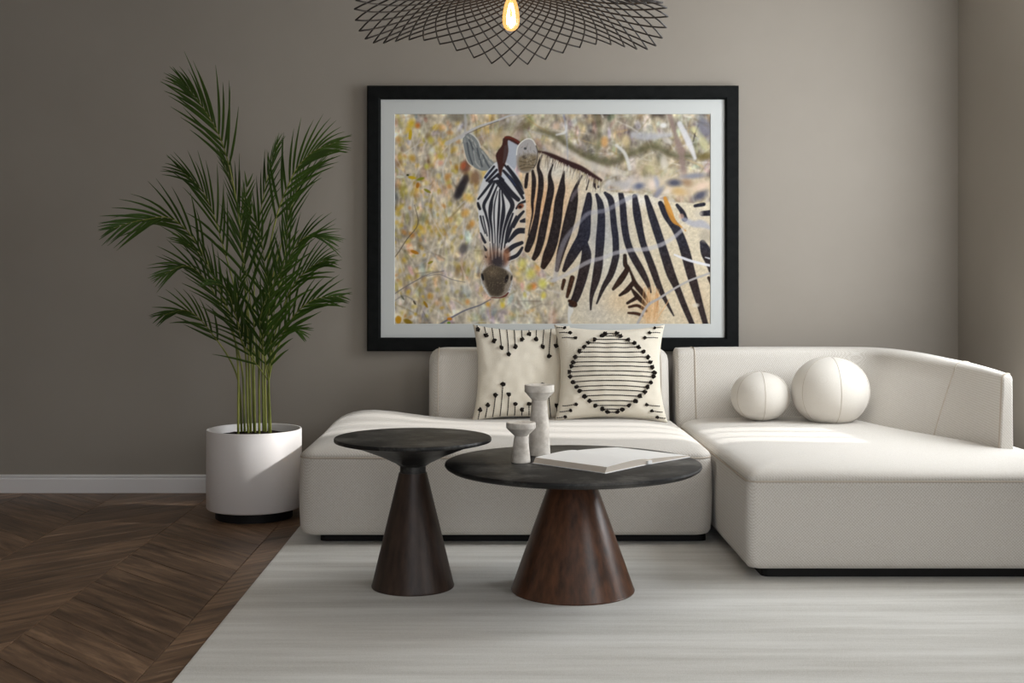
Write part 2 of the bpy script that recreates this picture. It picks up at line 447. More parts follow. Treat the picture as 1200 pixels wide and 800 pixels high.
    ell(826, 183, 7, 4, (112, 96, 50), .75, -.3, .9); ell(766, 196, 20, 12, (196, 180, 140), .6, 0, 1); ell(778, 192, 4, 9, (214, 208, 196), .7, -.2, .9)
    # a second animal, blurred, behind the back
    ell(755, 214, 28, 8, (206, 196, 184), .75, 0, .8); ell(800, 218, 36, 14, (206, 186, 154), .8, 0, .7)
    for x, y, rx, ry, c in [(735, 214, 10, 3, (196, 190, 186)), (782, 224, 7, 3, (226, 214, 200)), (805, 214, 6, 4, (150, 120, 90)), (748, 218, 6, 3.5, (70, 80, 110)), (769, 214, 3, 7, (150, 155, 176)), (790, 214, 8, 4, (44, 50, 76)), (812, 206, 14, 3, (120, 124, 140)), (820, 229, 9, 4.5, (48, 54, 78)),
                            (771, 226, 9, 3, (120, 124, 146)), (764, 216, 4, 5, (232, 214, 200)), (795, 224, 8, 4, (196, 160, 104)), (822, 218, 9, 4, (222, 196, 176)), (727, 216, 14, 4, (176, 172, 172))]:
        ell(x, y, rx, ry, c, .8, -.35 + rng.normal(0, .3), 1.2)
    img[:] = .35 * img + .65 * blur(img, 2)
    img += np.array([15, 15, 18]) * np.clip(1.25 - u, .5, 1)[..., None]  # background painted brighter, most at left, to make up for dimmer light there
    # body
    body = [(612, 182), (620, 178), (637, 182), (660, 194), (684, 206), (703, 218), (714, 225), (735, 226), (757, 228), (772, 233), (790, 236.5), (812, 238), (836, 236),
            (840, 300), (838, 386), (670, 386), (666, 368), (665, 356), (660, 342), (650, 327), (637, 316), (630, 310), (622, 302), (613, 293), (610, 270), (612, 230)]
    bm = poly(body, (214, 202, 178), 1, False, 2)
    def wash(cx, cy, rx, ry, col, al):
        x, y = np.meshgrid(gx - cx, gy - cy)
        a = al * np.exp(-((x / rx) ** 2 + (y / ry) ** 2)) * bm
        img[:] += a[..., None] * (np.asarray(col, float) - img)
    wash(632, 240, 28, 40, (228, 180, 134), .9); wash(660, 240, 18, 40, (226, 190, 150), .6); wash(640, 290, 26, 24, (222, 190, 150), .7)
    wash(708, 280, 26, 50, (206, 206, 200), .8); wash(650, 200, 26, 14, (216, 214, 206), .8); wash(700, 365, 26, 18, (206, 200, 190), .7)
    wash(728, 352, 22, 16, (226, 198, 160), .7); wash(763, 362, 12, 26, (222, 172, 118), .85); wash(790, 340, 40, 40, (214, 198, 168), .6); wash(735, 234, 40, 8, (236, 234, 228), .8)
    wash(818, 360, 18, 30, (206, 182, 150), .6)
    for i in range(500):          # short hair
        x, y = rng.uniform(615, 833), rng.uniform(190, 380)
        c = 255 if rng.random() < .5 else 150
        stroke([(x, y, .8), (x + rng.normal(0, 1), y + rng.uniform(2, 5), .5)], (c, c * .95, c * .86), .16, .9, bm, 2)
    K = (30, 22, 24); N = (29, 28, 40); B = (48, 30, 24)
    st = [  # neck and flank stripes: (x, y, width)
        (K, [(618, 203, 2.5), (617, 210, 3.5), (616, 219, 3)]),
        (K, [(624, 200, 2.5), (625.6, 211, 4.4), (625, 224, 4), (623.8, 237, 3), (624, 250, 1.6), (621, 265, 1), (619, 275, .8)]),
        (K, [(635, 180, 1.4), (630.6, 195, 2.8), (633.4, 206, 5), (633.7, 220, 5.6), (631, 239, 5), (628.7, 255, 5.5), (625.6, 269, 6.5), (622, 281, 7.5), (618, 292, 6)]),
        (K, [(647.5, 193, 1.4), (644, 205, 3.2), (645.6, 220, 6.8), (642, 240, 7), (638.7, 256, 7.5), (636, 269, 8), (633.5, 282, 7.5), (629.5, 295, 6.5), (625.5, 302.5, 4.5)]),
        (K, [(661, 201, 1.4), (659, 212, 4.5), (658, 222, 7.5), (655, 236, 9), (653, 255, 9.5), (650.5, 269, 10), (647, 285, 10.5), (641.5, 300, 10), (636.5, 312, 5.5)]),
        (K, [(683, 203, 1.4), (675, 219, 3.4), (672.5, 232, 8.4), (669, 250, 11), (665, 267, 11), (661.5, 280, 9.5), (656.5, 297, 7.5), (652.5, 316, 4)]),
        (K, [(691, 207, 1), (687, 222, 1.2)]), (K, [(699, 209, 2), (696.5, 216, 2.6), (698, 221, 1)]), (K, [(703, 210, 1.5), (701, 219, 2)]), (K, [(709, 214, 2.4), (707, 217, 1)]),
        (N, [(690, 228, 5), (689.5, 236, 7.5), (687, 250, 9.5), (685.5, 264, 11.5), (683, 278, 13), (675.5, 290, 11), (668, 303, 9), (661, 316, 4)]),
        (N, [(685, 285, 7), (687, 298, 10), (684.5, 314, 10.5), (680, 332, 9.5), (674.5, 348, 8), (669.5, 356, 6)]),
        (B, [(670.5, 325, 5), (667, 338, 4.5), (664.5, 347, 3)]), (B, [(661, 328, 3.6), (658.5, 338, 3)]), (B, [(667, 352, 3), (673, 356, 6)]),
        (N, [(699, 228, 3), (703, 238, 6.4), (704.5, 252, 7.6), (704, 268, 8.5), (703, 283, 9), (702, 297, 8.4), (701, 310, 9), (698, 327, 8), (693, 346, 4), (692, 362, 1.4)]),
        (N, [(709, 226, 3), (715, 233, 6.4), (717.5, 246, 6), (719, 262, 6.4), (721, 278, 6.6), (721.5, 292, 6.6), (721, 302, 7), (715.5, 321, 6.5), (707, 336, 4.4), (699, 355, 1.3)]),
        (N, [(727, 226, 5), (729.5, 240, 6.6), (731, 260, 7), (734, 279, 7), (738.5, 293, 7), (744, 304, 7.5), (751.5, 317, 7), (758, 330, 5), (762.5, 342, 1.4)]),
        (K, [(732, 299, 3.6), (732.4, 309, 4.6), (734.5, 315, 5.2), (726.5, 328, 6.2), (718.5, 338, 3)]),
        (K, [(736.5, 313, 2), (741, 324, 3), (744, 332, 5), (752, 342, 5), (760, 354, 2.2)]), (K, [(742, 330, 4), (735, 339, 5), (726, 345.5, 2.2)]),
        (K, [(740, 338, 2), (747, 347, 5), (757.5, 358, 2.6)]), (K, [(746, 348, 4), (735, 354.5, 2.6)]), (B, [(737, 359, 2.4), (747, 357.5, 3), (757, 363.5, 3)]), (B, [(736, 366, 2), (744, 366.5, 3), (752, 368.5, 3)]),
        (N, [(743.5, 230, 5), (746, 249, 8), (750, 271, 7), (754, 287, 6.6), (759.5, 301, 6.8), (765.5, 317, 7), (772, 335, 6), (779, 350, 4), (789, 369, 1.2)]),
        (N, [(757, 230, 4), (763, 250, 7.4), (769.5, 270, 8.4), (774.5, 285, 8.4), (779.5, 301, 9), (786, 321, 9), (794, 339, 6.6), (802, 359, 6), (811.5, 381, 5)]),
        (N, [(773.5, 238, 5), (781, 252, 8), (791, 266, 9), (798.5, 282, 9.4), (803.5, 298, 10), (809, 319, 9.4), (815, 340, 8), (820, 357, 6.4), (827, 381, 5.4)]),
        (N, [(793, 240, 3), (799, 248, 5), (802, 256, 6)]), (N, [(814, 241, 3), (824, 239, 4)]), (N, [(822, 250, 5), (834, 249, 6)]), (N, [(823, 284, 6), (827, 295, 11), (831, 306, 9), (834, 318, 6)]), (K, [(830, 325, 3), (834, 332, 4)]),
    ]
    for c, p in st:
        stroke([(x, y, w * 1.12 + .3) for x, y, w in p], c, .96, 1.0, bm)
    yy = np.meshgrid(gx, gy)[1]
    dark = np.clip(1 - img.mean(2) / 80, 0, 1) * bm
    img += (dark * np.clip((yy - 285) / 30, 0, 1))[..., None] * np.array([16, -2, -22])
    img += (bm * fractal([(1, 1), (3, 1)]))[..., None] * 4.5
    wash(702, 268, 30, 26, (40, 48, 80), .18)
    # mane
    stroke([(612, 177, 1.5), (634, 178, 2), (648, 183, 5), (665, 191, 6.5), (680, 197, 6.5), (692, 204, 5), (704, 211, 3)], (44, 20, 20), .95, 2)
    for i in range(130):
        t = rng.random()
        x, y = 632 + 74 * t, 179 + 34 * t + rng.normal(0, 1)
        stroke([(x, y, .9), (x - rng.uniform(0, 3), y + rng.uniform(5, 15), .4)], [(60, 46, 44), (232, 228, 220), (200, 186, 160)][rng.integers(3)], .45, .8, None, 2)
    # twigs in front of the body
    stroke([(833, 268, 3), (822, 262, 9), (812, 262, 7), (800, 256, 5)], (168, 170, 186), .75, 3); ell(826, 276, 7, 7, (176, 166, 150), .8, 0, .9); ell(818, 250, 5, 5, (206, 196, 180), .7, 0, .9)
    stroke([(779, 232, 4), (783, 244, 6.5), (789, 258, 5), (796, 264, 2), (803, 270, 1.4)], (205, 142, 58), .9, 1.4); ell(798, 253, 3, 3, (200, 160, 140), .7)
    stroke([(650, 327, 5), (654, 305, 6), (660, 285, 6), (668, 272, 5), (680, 259, 4), (690, 249.5, 5), (710, 246, 5), (730, 235, 5), (746, 228, 4)], (172, 172, 184), .5, 2.4)
    stroke([(646, 329, 4), (660, 323, 4), (672, 316, 4), (690, 306, 5), (705, 302, 4.5), (721, 296, 4.5), (740, 292.5, 4.5), (756, 291.5, 5), (775, 286, 5), (790, 277, 4.5), (800, 268, 4)], (196, 194, 200), .62, 2)
    stroke([(669, 235, 2), (672, 228, 5), (677, 222, 4)], (150, 140, 150), .5, 3)
    for i in range(46):
        x = rng.uniform(754, 772)
        stroke([(x, rng.uniform(335, 350), .8), (x + rng.normal(-2, 2), rng.uniform(360, 380), .6)], [(196, 130, 76), (232, 196, 150), (206, 160, 110)][rng.integers(3)], .5, .8, bm, 2)
    stroke([(746, 380, 3), (752, 368, 3), (760, 356, 3), (772, 349, 2.8), (790, 337.5, 2.4), (808, 328, 2.4), (833, 319, 2.4)], (176, 172, 172), .95, .9)
    stroke([(790, 298, 2), (800, 302, 3), (812, 306, 3), (833, 311, 3)], (226, 226, 232), .95, .9); stroke([(767, 376, 1), (778, 360, 1.2), (784, 350, 1)], (222, 176, 130), .8, .8)
    stroke([(826, 301, 1), (833, 303, 2)], (226, 226, 232), .9, .8); ell(815, 357, 4, 2.4, (222, 214, 200), .8, 0, .8)
    poly([(666, 358), (672, 362), (668, 372), (670, 380), (666, 380), (665, 368)], (228, 228, 226), .8)
    # ears
    def P(o, l): return [(o[0] + x / 8, o[1] + y / 8) for x, y in l]
    o2 = (540, 140)
    e1 = P(o2, [(22, 170), (60, 125), (120, 150), (165, 205), (185, 260), (240, 320), (290, 380), (330, 440), (260, 470), (200, 480), (120, 445), (70, 405), (40, 330), (20, 230)])
    poly(e1, (132, 137, 138)); stroke([(x, y, 1.5) for x, y in e1[:5]], (216, 214, 208), .9); stroke([(x, y, 1.2) for x, y in e1[-4:]], (226, 216, 200), .9)
    for a in [[(80, 190), (110, 270), (130, 380)], [(60, 220), (80, 330), (110, 420)], [(150, 250), (170, 340), (200, 440)], [(210, 330), (240, 400), (270, 450)]]:
        stroke([(x, y, 1.6) for x, y in P(o2, a)], (62, 68, 76), .75, 1.2)
    for a in [[(120, 300), (140, 400), (180, 450)], [(200, 300), (250, 370), (290, 420)], [(60, 160), (120, 210), (150, 260)]]:
        stroke([(x, y, 1.5) for x, y in P(o2, a)], (190, 190, 184), .7, 1.2)
    stroke([(565, 172, 3), (570, 178, 3), (575, 186, 2)], (220, 206, 180), .8, 1.6)
    poly(P(o2, [(400, 170), (440, 190), (520, 210), (560, 260), (530, 400), (500, 470), (440, 470), (400, 400)]), (176, 182, 194))
    # head
    head = [(575, 196), (568, 205), (564, 216), (560.5, 228), (558.5, 236), (560, 247), (561, 258), (562, 270), (565.5, 283), (568, 295), (568, 305), (565.5, 313), (563.5, 322), (564, 330), (567, 338),
            (572, 345), (577, 348.5), (587, 349), (594, 346), (598.5, 340), (600.5, 330), (600.5, 322), (597, 313), (598.5, 305), (605, 303), (610.5, 297), (613.5, 290), (614.5, 280), (615.2, 268),
            (616, 250), (616, 236), (613.5, 222), (607, 206), (600, 196), (590, 189), (581, 190)]
    hm = poly(head, (216, 216, 218))
    bm = hm
    wash(609, 275, 9, 30, (226, 204, 176), .9); wash(570, 296, 8, 16, (214, 186, 150), .6); wash(612, 250, 5, 12, (206, 186, 160), .6); wash(586, 205, 20, 10, (170, 184, 208), .45)
    D = (30, 30, 40)
    hs = [[(582.5, 218, 1.5), (577, 232, 3), (575, 243, 4.6), (574.5, 255, 3.4), (576.5, 270, 2), (577.5, 296, 1)], [(583, 224, 1), (579.5, 240, 1.5), (579, 257, 1.6), (580, 275, 1.2), (580.5, 296, 1)],
          [(585.5, 222, 1.5), (585, 241, 2.6), (584, 259, 2.6), (583, 277, 1.6), (583, 297, 1)], [(588, 224, 1.5), (590, 239, 3.2), (589.5, 252, 4.6), (587, 268, 3), (585, 290, 1.2)],
          [(583, 213, 5), (594, 228, 5), (600.5, 240, 5), (595.5, 253, 4), (590.5, 270, 2.6), (587.5, 292, 1.5)], [(587, 211, 5), (598, 225, 6), (607, 233.5, 5)],
          [(580, 212, 2.4), (573, 228, 3.2), (567, 240, 3.6), (569.5, 251, 2.6), (573, 266, 2), (574, 282, 1)], [(577, 212, 3), (567, 225, 2.8), (560.5, 233, 2)],
          [(601, 250, 2), (595, 268, 3), (591, 290, 1.5)], [(605, 253, 2), (598.5, 268, 3.4), (593.5, 284, 1.5)], [(616, 235.5, 3), (609, 238.5, 2.4), (605, 244, 2)],
          [(613.5, 247.5, 2.6), (607.5, 254.5, 3.6), (602, 266, 2)], [(615, 258, 5), (610.5, 259, 3)], [(616, 270, 6), (606, 271, 6), (596, 282.5, 2.6)], [(611.5, 284, 4), (602, 288, 5), (594, 294, 5)],
          [(612, 290, 3), (606, 298.5, 4), (596, 303, 4)], [(563, 253, 2), (565, 262, 1.8), (568.5, 273, 1.4)], [(566, 253, 1.5), (571, 276, 1.2)], [(562.5, 274, 4), (568.5, 283.5, 3)], [(565, 288, 4), (569.5, 292.5, 3)],
          [(560, 238, 3), (562.5, 244.5, 3)], [(579, 195, 2.4), (568.5, 208, 2.4)], [(582, 199, 2.8), (570.5, 211.5, 2.8)], [(584, 204, 2.8), (573, 213, 2.4)], [(590, 192, 2.4), (596, 199, 2.6), (603, 209, 3), (613, 226, 3)],
          [(595, 194.5, 2), (605, 208, 2.8), (614.5, 222, 2)], [(590, 200, 3), (599, 210, 4), (606, 220, 4), (613, 232, 2.8)], [(584, 206, 4), (589, 211, 4)], [(567, 299, 2.4), (570, 301, 2)], [(602, 306, 1.5), (599, 310, 2)]]
    for p in hs: stroke([(x, y, w * 1.08) for x, y, w in p], D, .95, .8, hm)
    stroke([(574, 200, 1.6), (569, 209, 1.6)], (50, 76, 120), .7, 1, hm); stroke([(596, 206, 1.5), (604, 217, 1.5)], (50, 66, 110), .6, 1, hm)
    ell(610, 241.5, 4, 2.8, (132, 74, 50), .95, -.5, .5); ell(609.5, 242, 2, 1.7, (30, 14, 12), .95, 0, .5); ell(561, 241.5, 1.6, 3, (22, 20, 24), .9, -.3, .6)
    # nose and muzzle
    o4 = (540, 280)
    ell(579.5, 302, 11, 11, (138, 98, 76), .9, 0, .9); ell(593, 300, 4.5, 10, (150, 98, 70), .85, .1, .8); ell(583, 307, 8, 9, (52, 46, 52), .92, 0, .9)
    for q in range(9): stroke([(572 + 2.2 * q, 285, 1), (573 + 2 * q, 300 + 2 * (q % 3), .6)], [(222, 214, 206), (40, 36, 44)][q % 2], .6, .8, hm, 3)
    poly(P(o4, [(200, 300), (260, 255), (340, 255), (430, 290), (480, 330), (475, 400), (430, 500), (370, 540), (290, 540), (240, 470), (200, 390)]), (150, 138, 122), .95, True, 2)
    poly(P(o4, [(245, 262), (300, 245), (400, 275), (440, 320), (440, 380), (405, 440), (400, 490), (370, 525), (290, 525), (250, 470), (225, 390), (205, 320)]), (76, 66, 53), .97, True, 3)
    bm = hm
    wash(577, 318, 8, 6, (134, 116, 92), .6); wash(584, 335, 7, 8, (66, 55, 46), .7)
    ell(593.6, 326, 2, 4.6, (22, 16, 18), .95, .35, .5); ell(565.6, 324, 1.6, 4.4, (20, 18, 20), .95, -.25, .5); ell(599.4, 325, 1.3, 3.2, (60, 52, 48), .9, .2, .6)
    stroke([(576, 348, 1), (585, 348.4, 1.2), (592, 346, 2.4), (595.5, 342.5, 1.6)], (98, 40, 26), .9, .8)
    for i in range(240):
        x, y = rng.uniform(564, 600), rng.uniform(305, 348)
        ell(x, y, .5, .7, [(40, 34, 30), (160, 148, 130)][rng.integers(2)], .3, 0, .9)
    for i in range(90):
        x, y = rng.uniform(543, 578), rng.uniform(158, 196)
        if abs((x - 545) - (y - 158) * .75) > 7: continue
        c = rng.integers(70, 215)
        stroke([(x, y, .9), (x + rng.normal(1, 1), y + rng.uniform(2, 5), .4)], (c, c, c * .97), .5, .8, None, 2)
    # forelock and right ear
    poly(P(o2, [(395, 180), (430, 155), (480, 165), (550, 205), (540, 240), (480, 210), (440, 200), (445, 300), (420, 400), (390, 470), (380, 530), (358, 500), (345, 420), (328, 340), (350, 290), (385, 240)]), (62, 30, 24), .97)
    stroke([(593, 172, 4), (592, 182, 4), (590, 190, 2)], (78, 62, 62), .8, 1.5); stroke([(592, 161, 2), (600, 162, 2), (608, 167, 2)], (112, 44, 32), .8, 1)
    poly(P(o2, [(525, 290), (555, 225), (620, 180), (672, 192), (702, 240), (722, 310), (712, 400), (680, 460), (630, 497), (560, 492), (530, 430), (518, 360)]), (172, 168, 168))
    poly(P(o2, [(540, 350), (620, 330), (710, 330), (708, 400), (678, 456), (630, 490), (565, 485), (535, 430)]), (124, 108, 82), .9, True, 5)
    stroke([(x, y, 1.3) for x, y in P(o2, [(522, 330), (530, 270), (560, 220), (620, 182), (672, 194), (704, 245)])], (230, 228, 222), .95)
    stroke([(x, y, 1) for x, y in P(o2, [(704, 245), (720, 310), (710, 400), (680, 456)])], (64, 54, 46), .8)
    ell(615.5, 174, 1.6, 1.4, (52, 56, 60), .9); ell(615, 184, 3, 2, (66, 56, 48), .8, 0, .8)
    for a in [[(550, 440), (610, 420), (690, 430)], [(560, 465), (620, 450), (680, 450)], [(550, 390), (620, 400), (700, 370)]]:
        stroke([(x, y, 1) for x, y in P(o2, a)], (70, 58, 44), .7, .9)
    for i in range(70):
        t, r = rng.uniform(0, 6.28), rng.uniform(0, .8)
        x, y = 617.5 + 11 * r * math.cos(t), 182 + 18 * r * math.sin(t)
        c = rng.integers(80, 210)
        stroke([(x, y, .8), (x + rng.normal(0, 1.5), y + rng.uniform(1, 4), .4)], (c, c * .95, c * .86), .5, .8, None, 2)
    # twigs and leaves in front, left side
    stroke([(540, 162, 2.2), (548, 155, 2.4), (562, 148, 2.6), (575, 144, 2.6), (586, 140, 2.4), (600, 135, 2), (618, 133, 2)], (196, 196, 200), .92, 1); stroke([(545, 158, .8), (570, 147, .8), (584, 142, 1)], (86, 84, 90), .7, .8)
    stroke([(524, 168, 5), (536, 162, 4), (547, 155, 3)], (196, 194, 196), .8, 2); stroke([(545, 133, 3), (546, 145, 3), (545, 155, 2)], (188, 188, 192), .8, 2)
    stroke([(462, 302, 1), (468, 294, 1), (477, 280, 1), (490, 262, 1), (486, 240, .8)], (96, 84, 74), .8, .8)
    stroke([(462, 344, 1.2), (476, 335, 1.2), (490, 327, 1.2), (502, 321, 1), (520, 317, 1)], (128, 122, 122), .85, .9); stroke([(500, 323, 1), (515, 321, 1), (530, 327, 1), (545, 330, .8)], (124, 118, 118), .7, .9)
    stroke([(516, 379, 1.8), (530, 371, 1.8), (545, 363, 1.6), (562, 357, 1.4), (575, 350, 1)], (104, 106, 124), .9, .9); stroke([(496, 364, .8), (501, 374, .8)], (120, 120, 100), .8, .8)
    stroke([(462, 352, 1), (474, 346, 1.2), (488, 353, 1)], (130, 126, 128), .6, 1)
    for x, y, rx, ry, r, c in [(483, 208, 4.6, 1.9, .15, (204, 172, 24)), (493, 209.5, 4.6, 1.6, -.3, (132, 138, 30)), (489.5, 217, 1.9, 3.4, .2, (176, 116, 34)), (501, 223.5, 4.4, 1.6, .5, (140, 136, 34)),
                              (478, 205, 1.6, 1.2, 0, (60, 66, 30)), (486, 295, 5, 2, .35, (186, 122, 26)), (504.5, 307, 3.2, 1.3, -.45, (150, 140, 40)), (499, 356, 1.6, 4.4, -.55, (158, 118, 24)), (486, 354, 1.2, 2.8, -.6, (90, 80, 60)),
                              (472, 348, 1.2, 3.6, -.6, (110, 110, 90)), (467, 374, 3.4, 4.6, 0, (200, 144, 22)), (478, 376, 5, 2.8, .4, (140, 112, 22)), (527, 373, 3, 1.8, 0, (206, 130, 30)), (526, 378, 2, 2, 0, (110, 150, 40)),
                              (481, 158, 2, 6, .1, (210, 176, 30)), (469, 207, 4.5, 1.8, 0, (222, 220, 200))]:
        ell(x, y, rx, ry, c, .95, r, .45)
    # tone and grain
    img[:] += rng.normal(0, 4, (H, W, 1))
    k = int(round(S / out))
    hh, ww = H // k * k, W // k * k
    a = np.clip(img[:hh, :ww], 0, 255).reshape(hh // k, k, ww // k, k, 3).mean((1, 3))
    return a

# ============================================================ the room
WALL_Y, WALL_X, LEFT_X, REAR_Y, CEIL = 6.32, 2.394, -3.3, -1.5, 2.85

def struct(name, vf, mat, parent=None, smooth=False):
    o = obj(name, vf[0], vf[1], mat, parent, smooth)
    if parent is None: o['kind'] = 'structure'
    return o

floor = struct('floor', box(LEFT_X - .15, WALL_X + .15, REAR_Y - .15, WALL_Y + .15, -.12, -.012), M['subfloor'])
struct('ceiling', box(LEFT_X - .15, WALL_X + .15, REAR_Y - .15, WALL_Y + .15, CEIL, CEIL + .12), M['ceiling'])
struct('wall_back', box(LEFT_X - .15, WALL_X + .15, WALL_Y, WALL_Y + .15, -.012, CEIL), M['wall'])
struct('wall_left', box(LEFT_X - .15, LEFT_X, REAR_Y, WALL_Y, -.012, CEIL), M['wall'])

def pierced_wall(name, us, zs, holes, place, mat):
    """a wall slab cut on a grid; holes are (iu, iz) cells left open; place(u, z, depth) -> point"""
    idx, v, f = {}, [], []
    def p(i, k, d):
        if (i, k, d) not in idx:
            idx[(i, k, d)] = len(v); v.append(place(us[i], zs[k], d))
        return idx[(i, k, d)]
    cells = {(i, k) for i in range(len(us) - 1) for k in range(len(zs) - 1)} - set(holes)
    for i, k in cells:
        for d in (0, 1): f.append((p(i, k, d), p(i+1, k, d), p(i+1, k+1, d), p(i, k+1, d)))
        for (di, dk, a, b) in ((-1, 0, (i, k), (i, k+1)), (1, 0, (i+1, k), (i+1, k+1)), (0, -1, (i, k), (i+1, k)), (0, 1, (i, k+1), (i+1, k+1))):
            if (i + di, k + dk) not in cells: f.append((p(*a, 0), p(*b, 0), p(*b, 1), p(*a, 1)))
    return struct(name, (v, f), mat)

W2A, W2B = 4.88, 5.46            # the narrow window the sun comes through
pierced_wall('wall_right', [REAR_Y, .6, 2.6, 4.42, W2A - .02, W2A, W2B, WALL_Y], [-.012, .35, .45, 2.62, CEIL],
             [(1, 2), (3, 2), (5, 1), (5, 2)], lambda u, z, d: (WALL_X + .15 * d, u, z), M['wall'])
pierced_wall('wall_front', [LEFT_X, -1.15, 1.95, WALL_X], [-.012, .65, 2.45, CEIL], [(1, 1)], lambda u, z, d: (u, REAR_Y - .15 * d, z), M['wall'])

def window(name, ys, z0, z1, x, t=.035, sun_block=False):
    o = thing(name, None, None, (x, ys[0], z0)); o['kind'] = 'structure'
    for y in (ys[0] + t / 2, ys[-1] - t / 2):
        a = box(x - .03, x + .03, y - t / 2, y + t / 2, z0, z1); obj('window_frame', a[0], a[1], M['trim'], o, False)
    for z in (z0 + t / 2, z1 - t / 2):
        a = box(x - .03, x + .03, ys[0] + t, ys[-1] - t, z - t / 2, z + t / 2); obj('window_frame', a[0], a[1], M['trim'], o, False)
    for y in ys[1:-1]:
        a = box(x - .015, x + .015, y - .014, y + .014, z0 + t, z1 - t); obj('mullion', a[0], a[1], M['trim'], o, False)
    if sun_block:                    # unseen opaque sheet added to keep the sun out
        a = box(x + .05, x + .053, ys[0], ys[-1], z0, z1); obj('sun_blocker', a[0], a[1], M['ceiling'], o, False)
window('window_1', [4.42, W2A - .02], .45, 2.62, WALL_X + .03, sun_block=True)
window('window_3', [.6, 1.6, 2.6], .45, 2.62, WALL_X + .03, sun_block=True)
window('window_2', [W2A, W2A + .2, W2A + .39, W2B], .35, 2.62, WALL_X + .06)

def baseboard(name, a, b, nrm, h=.094):
    """moulded board along a -> b standing off the wall along nrm"""
    a, b, nrm = Vector(a), Vector(b), Vector(nrm)
    prof = [(0, 0), (.016, 0), (.016, h - .022), (.010, h - .018), (.010, h - .014), (.014, h - .011), (.014, h - .003), (.011, h), (0, h)]
    rings = [[p + nrm * d + Vector((0, 0, z)) for d, z in prof] for p in (a, b)]
    return struct(name, rings_to_mesh(rings), M['trim'])
baseboard('baseboard_back', (LEFT_X, WALL_Y, .001), (WALL_X - .02, WALL_Y, .001), (0, -1, 0))
baseboard('baseboard_right', (WALL_X, REAR_Y, .001), (WALL_X, WALL_Y - .02, .001), (-1, 0, 0))
baseboard('baseboard_left', (LEFT_X, REAR_Y, .001), (LEFT_X, WALL_Y - .02, .001), (1, 0, 0))

# chevron boards: columns .487 wide, boards at 45 degrees, each board a part of the floor
COLW, PITCH, TH = .487, .22, .012
def clip(poly, axis, lim, keep_less):
    o = []
    for i, p in enumerate(poly):
        q = poly[(i + 1) % len(poly)]
        ip, iq = (p[axis] <= lim) == keep_less, (q[axis] <= lim) == keep_less
        if ip: o.append(p)
        if ip != iq:
            t = (lim - p[axis]) / (q[axis] - p[axis])
            o.append((p[0] + t * (q[0] - p[0]), p[1] + t * (q[1] - p[1])))
    return o
plank_mesh = {}
G = .0011
for c in range(-5, 2):
    x0 = -1.0 + c * COLW; x1 = x0 + COLW
    up = 1 if c % 2 == 0 else -1
    for k in range(40):
        y0 = .3 + k * PITCH + .07 * (c % 3)
        ya, yb = (y0, y0 + COLW) if up > 0 else (y0 + COLW, y0)
        g = G * 1.41
        poly = [(x0 + G, ya + g), (x1 - G, yb + g), (x1 - G, yb + PITCH - g), (x0 + G, ya + PITCH - g)]
        if poly[0][1] > WALL_Y and poly[1][1] > WALL_Y: continue
        cut = any(p[1] > WALL_Y - .002 for p in poly) or x0 < LEFT_X
        if cut:
            poly = clip(poly, 1, WALL_Y - .002, True)
            if len(poly) > 2: poly = clip(poly, 0, LEFT_X + .002, False)
            if len(poly) < 3: continue
            if max(p[1] for p in poly) - min(p[1] for p in poly) < .02: continue
        cx, cy = (x0 + x1) / 2, (ya + yb + PITCH) / 2
        ang = math.atan2(up, 1)
        key = None if cut else up
        me = plank_mesh.get(key) if key else None
        if me is None:
            ca, sa = math.cos(-ang), math.sin(-ang)
            loc = [((px - cx) * ca - (py - cy) * sa, (px - cx) * sa + (py - cy) * ca) for px, py in poly]
            n = len(loc); mx_ = sum(p[0] for p in loc) / n; my_ = sum(p[1] for p in loc) / n
            def ins(p, d):
                dx, dy = mx_ - p[0], my_ - p[1]; l = math.hypot(dx, dy) + 1e-9
                return (p[0] + dx / l * d, p[1] + dy / l * d)
            v = [(p[0], p[1], -TH) for p in loc] + [(p[0], p[1], -.0012) for p in loc] + [ins(p, .0022) + (0,) for p in loc]
            f = [tuple(range(2 * n, 3 * n))]
            for r_ in (0, 1):
                f += [(r_ * n + i, r_ * n + (i + 1) % n, (r_ + 1) * n + (i + 1) % n, (r_ + 1) * n + i) for i in range(n)]
            me = mesh_of('plank', v, f, M['wood_floor'], False)
            if key: plank_mesh[key] = me
        o = bpy.data.objects.new('plank', me)
        o.location = (cx, cy, 0); o.rotation_euler = (0, 0, ang)
        COL.objects.link(o); o.parent = floor

# ============================================================ rug
rx0, rx1, ry0, ry1 = -.893, 2.30, 2.3, 5.52
rv, rf = [], []
nx, ny = 60, 60
g_ = MB()
rings = []
for inset, z in ((0, .001), (0, .006), (.004, .010), (.012, .011)):
    rings.append([(rx0 + inset, ry0 + inset, z), (rx1 - inset, ry0 + inset, z), (rx1 - inset, ry1 - inset, z), (rx0 + inset, ry1 - inset, z)])
v_, f_ = rings_to_mesh(rings)
tag(obj('area_rug', v_, f_, M['rug'], None, False), 'large pale grey rug with soft streaks under the tables and sofa', 'rug')
RUG = .0112

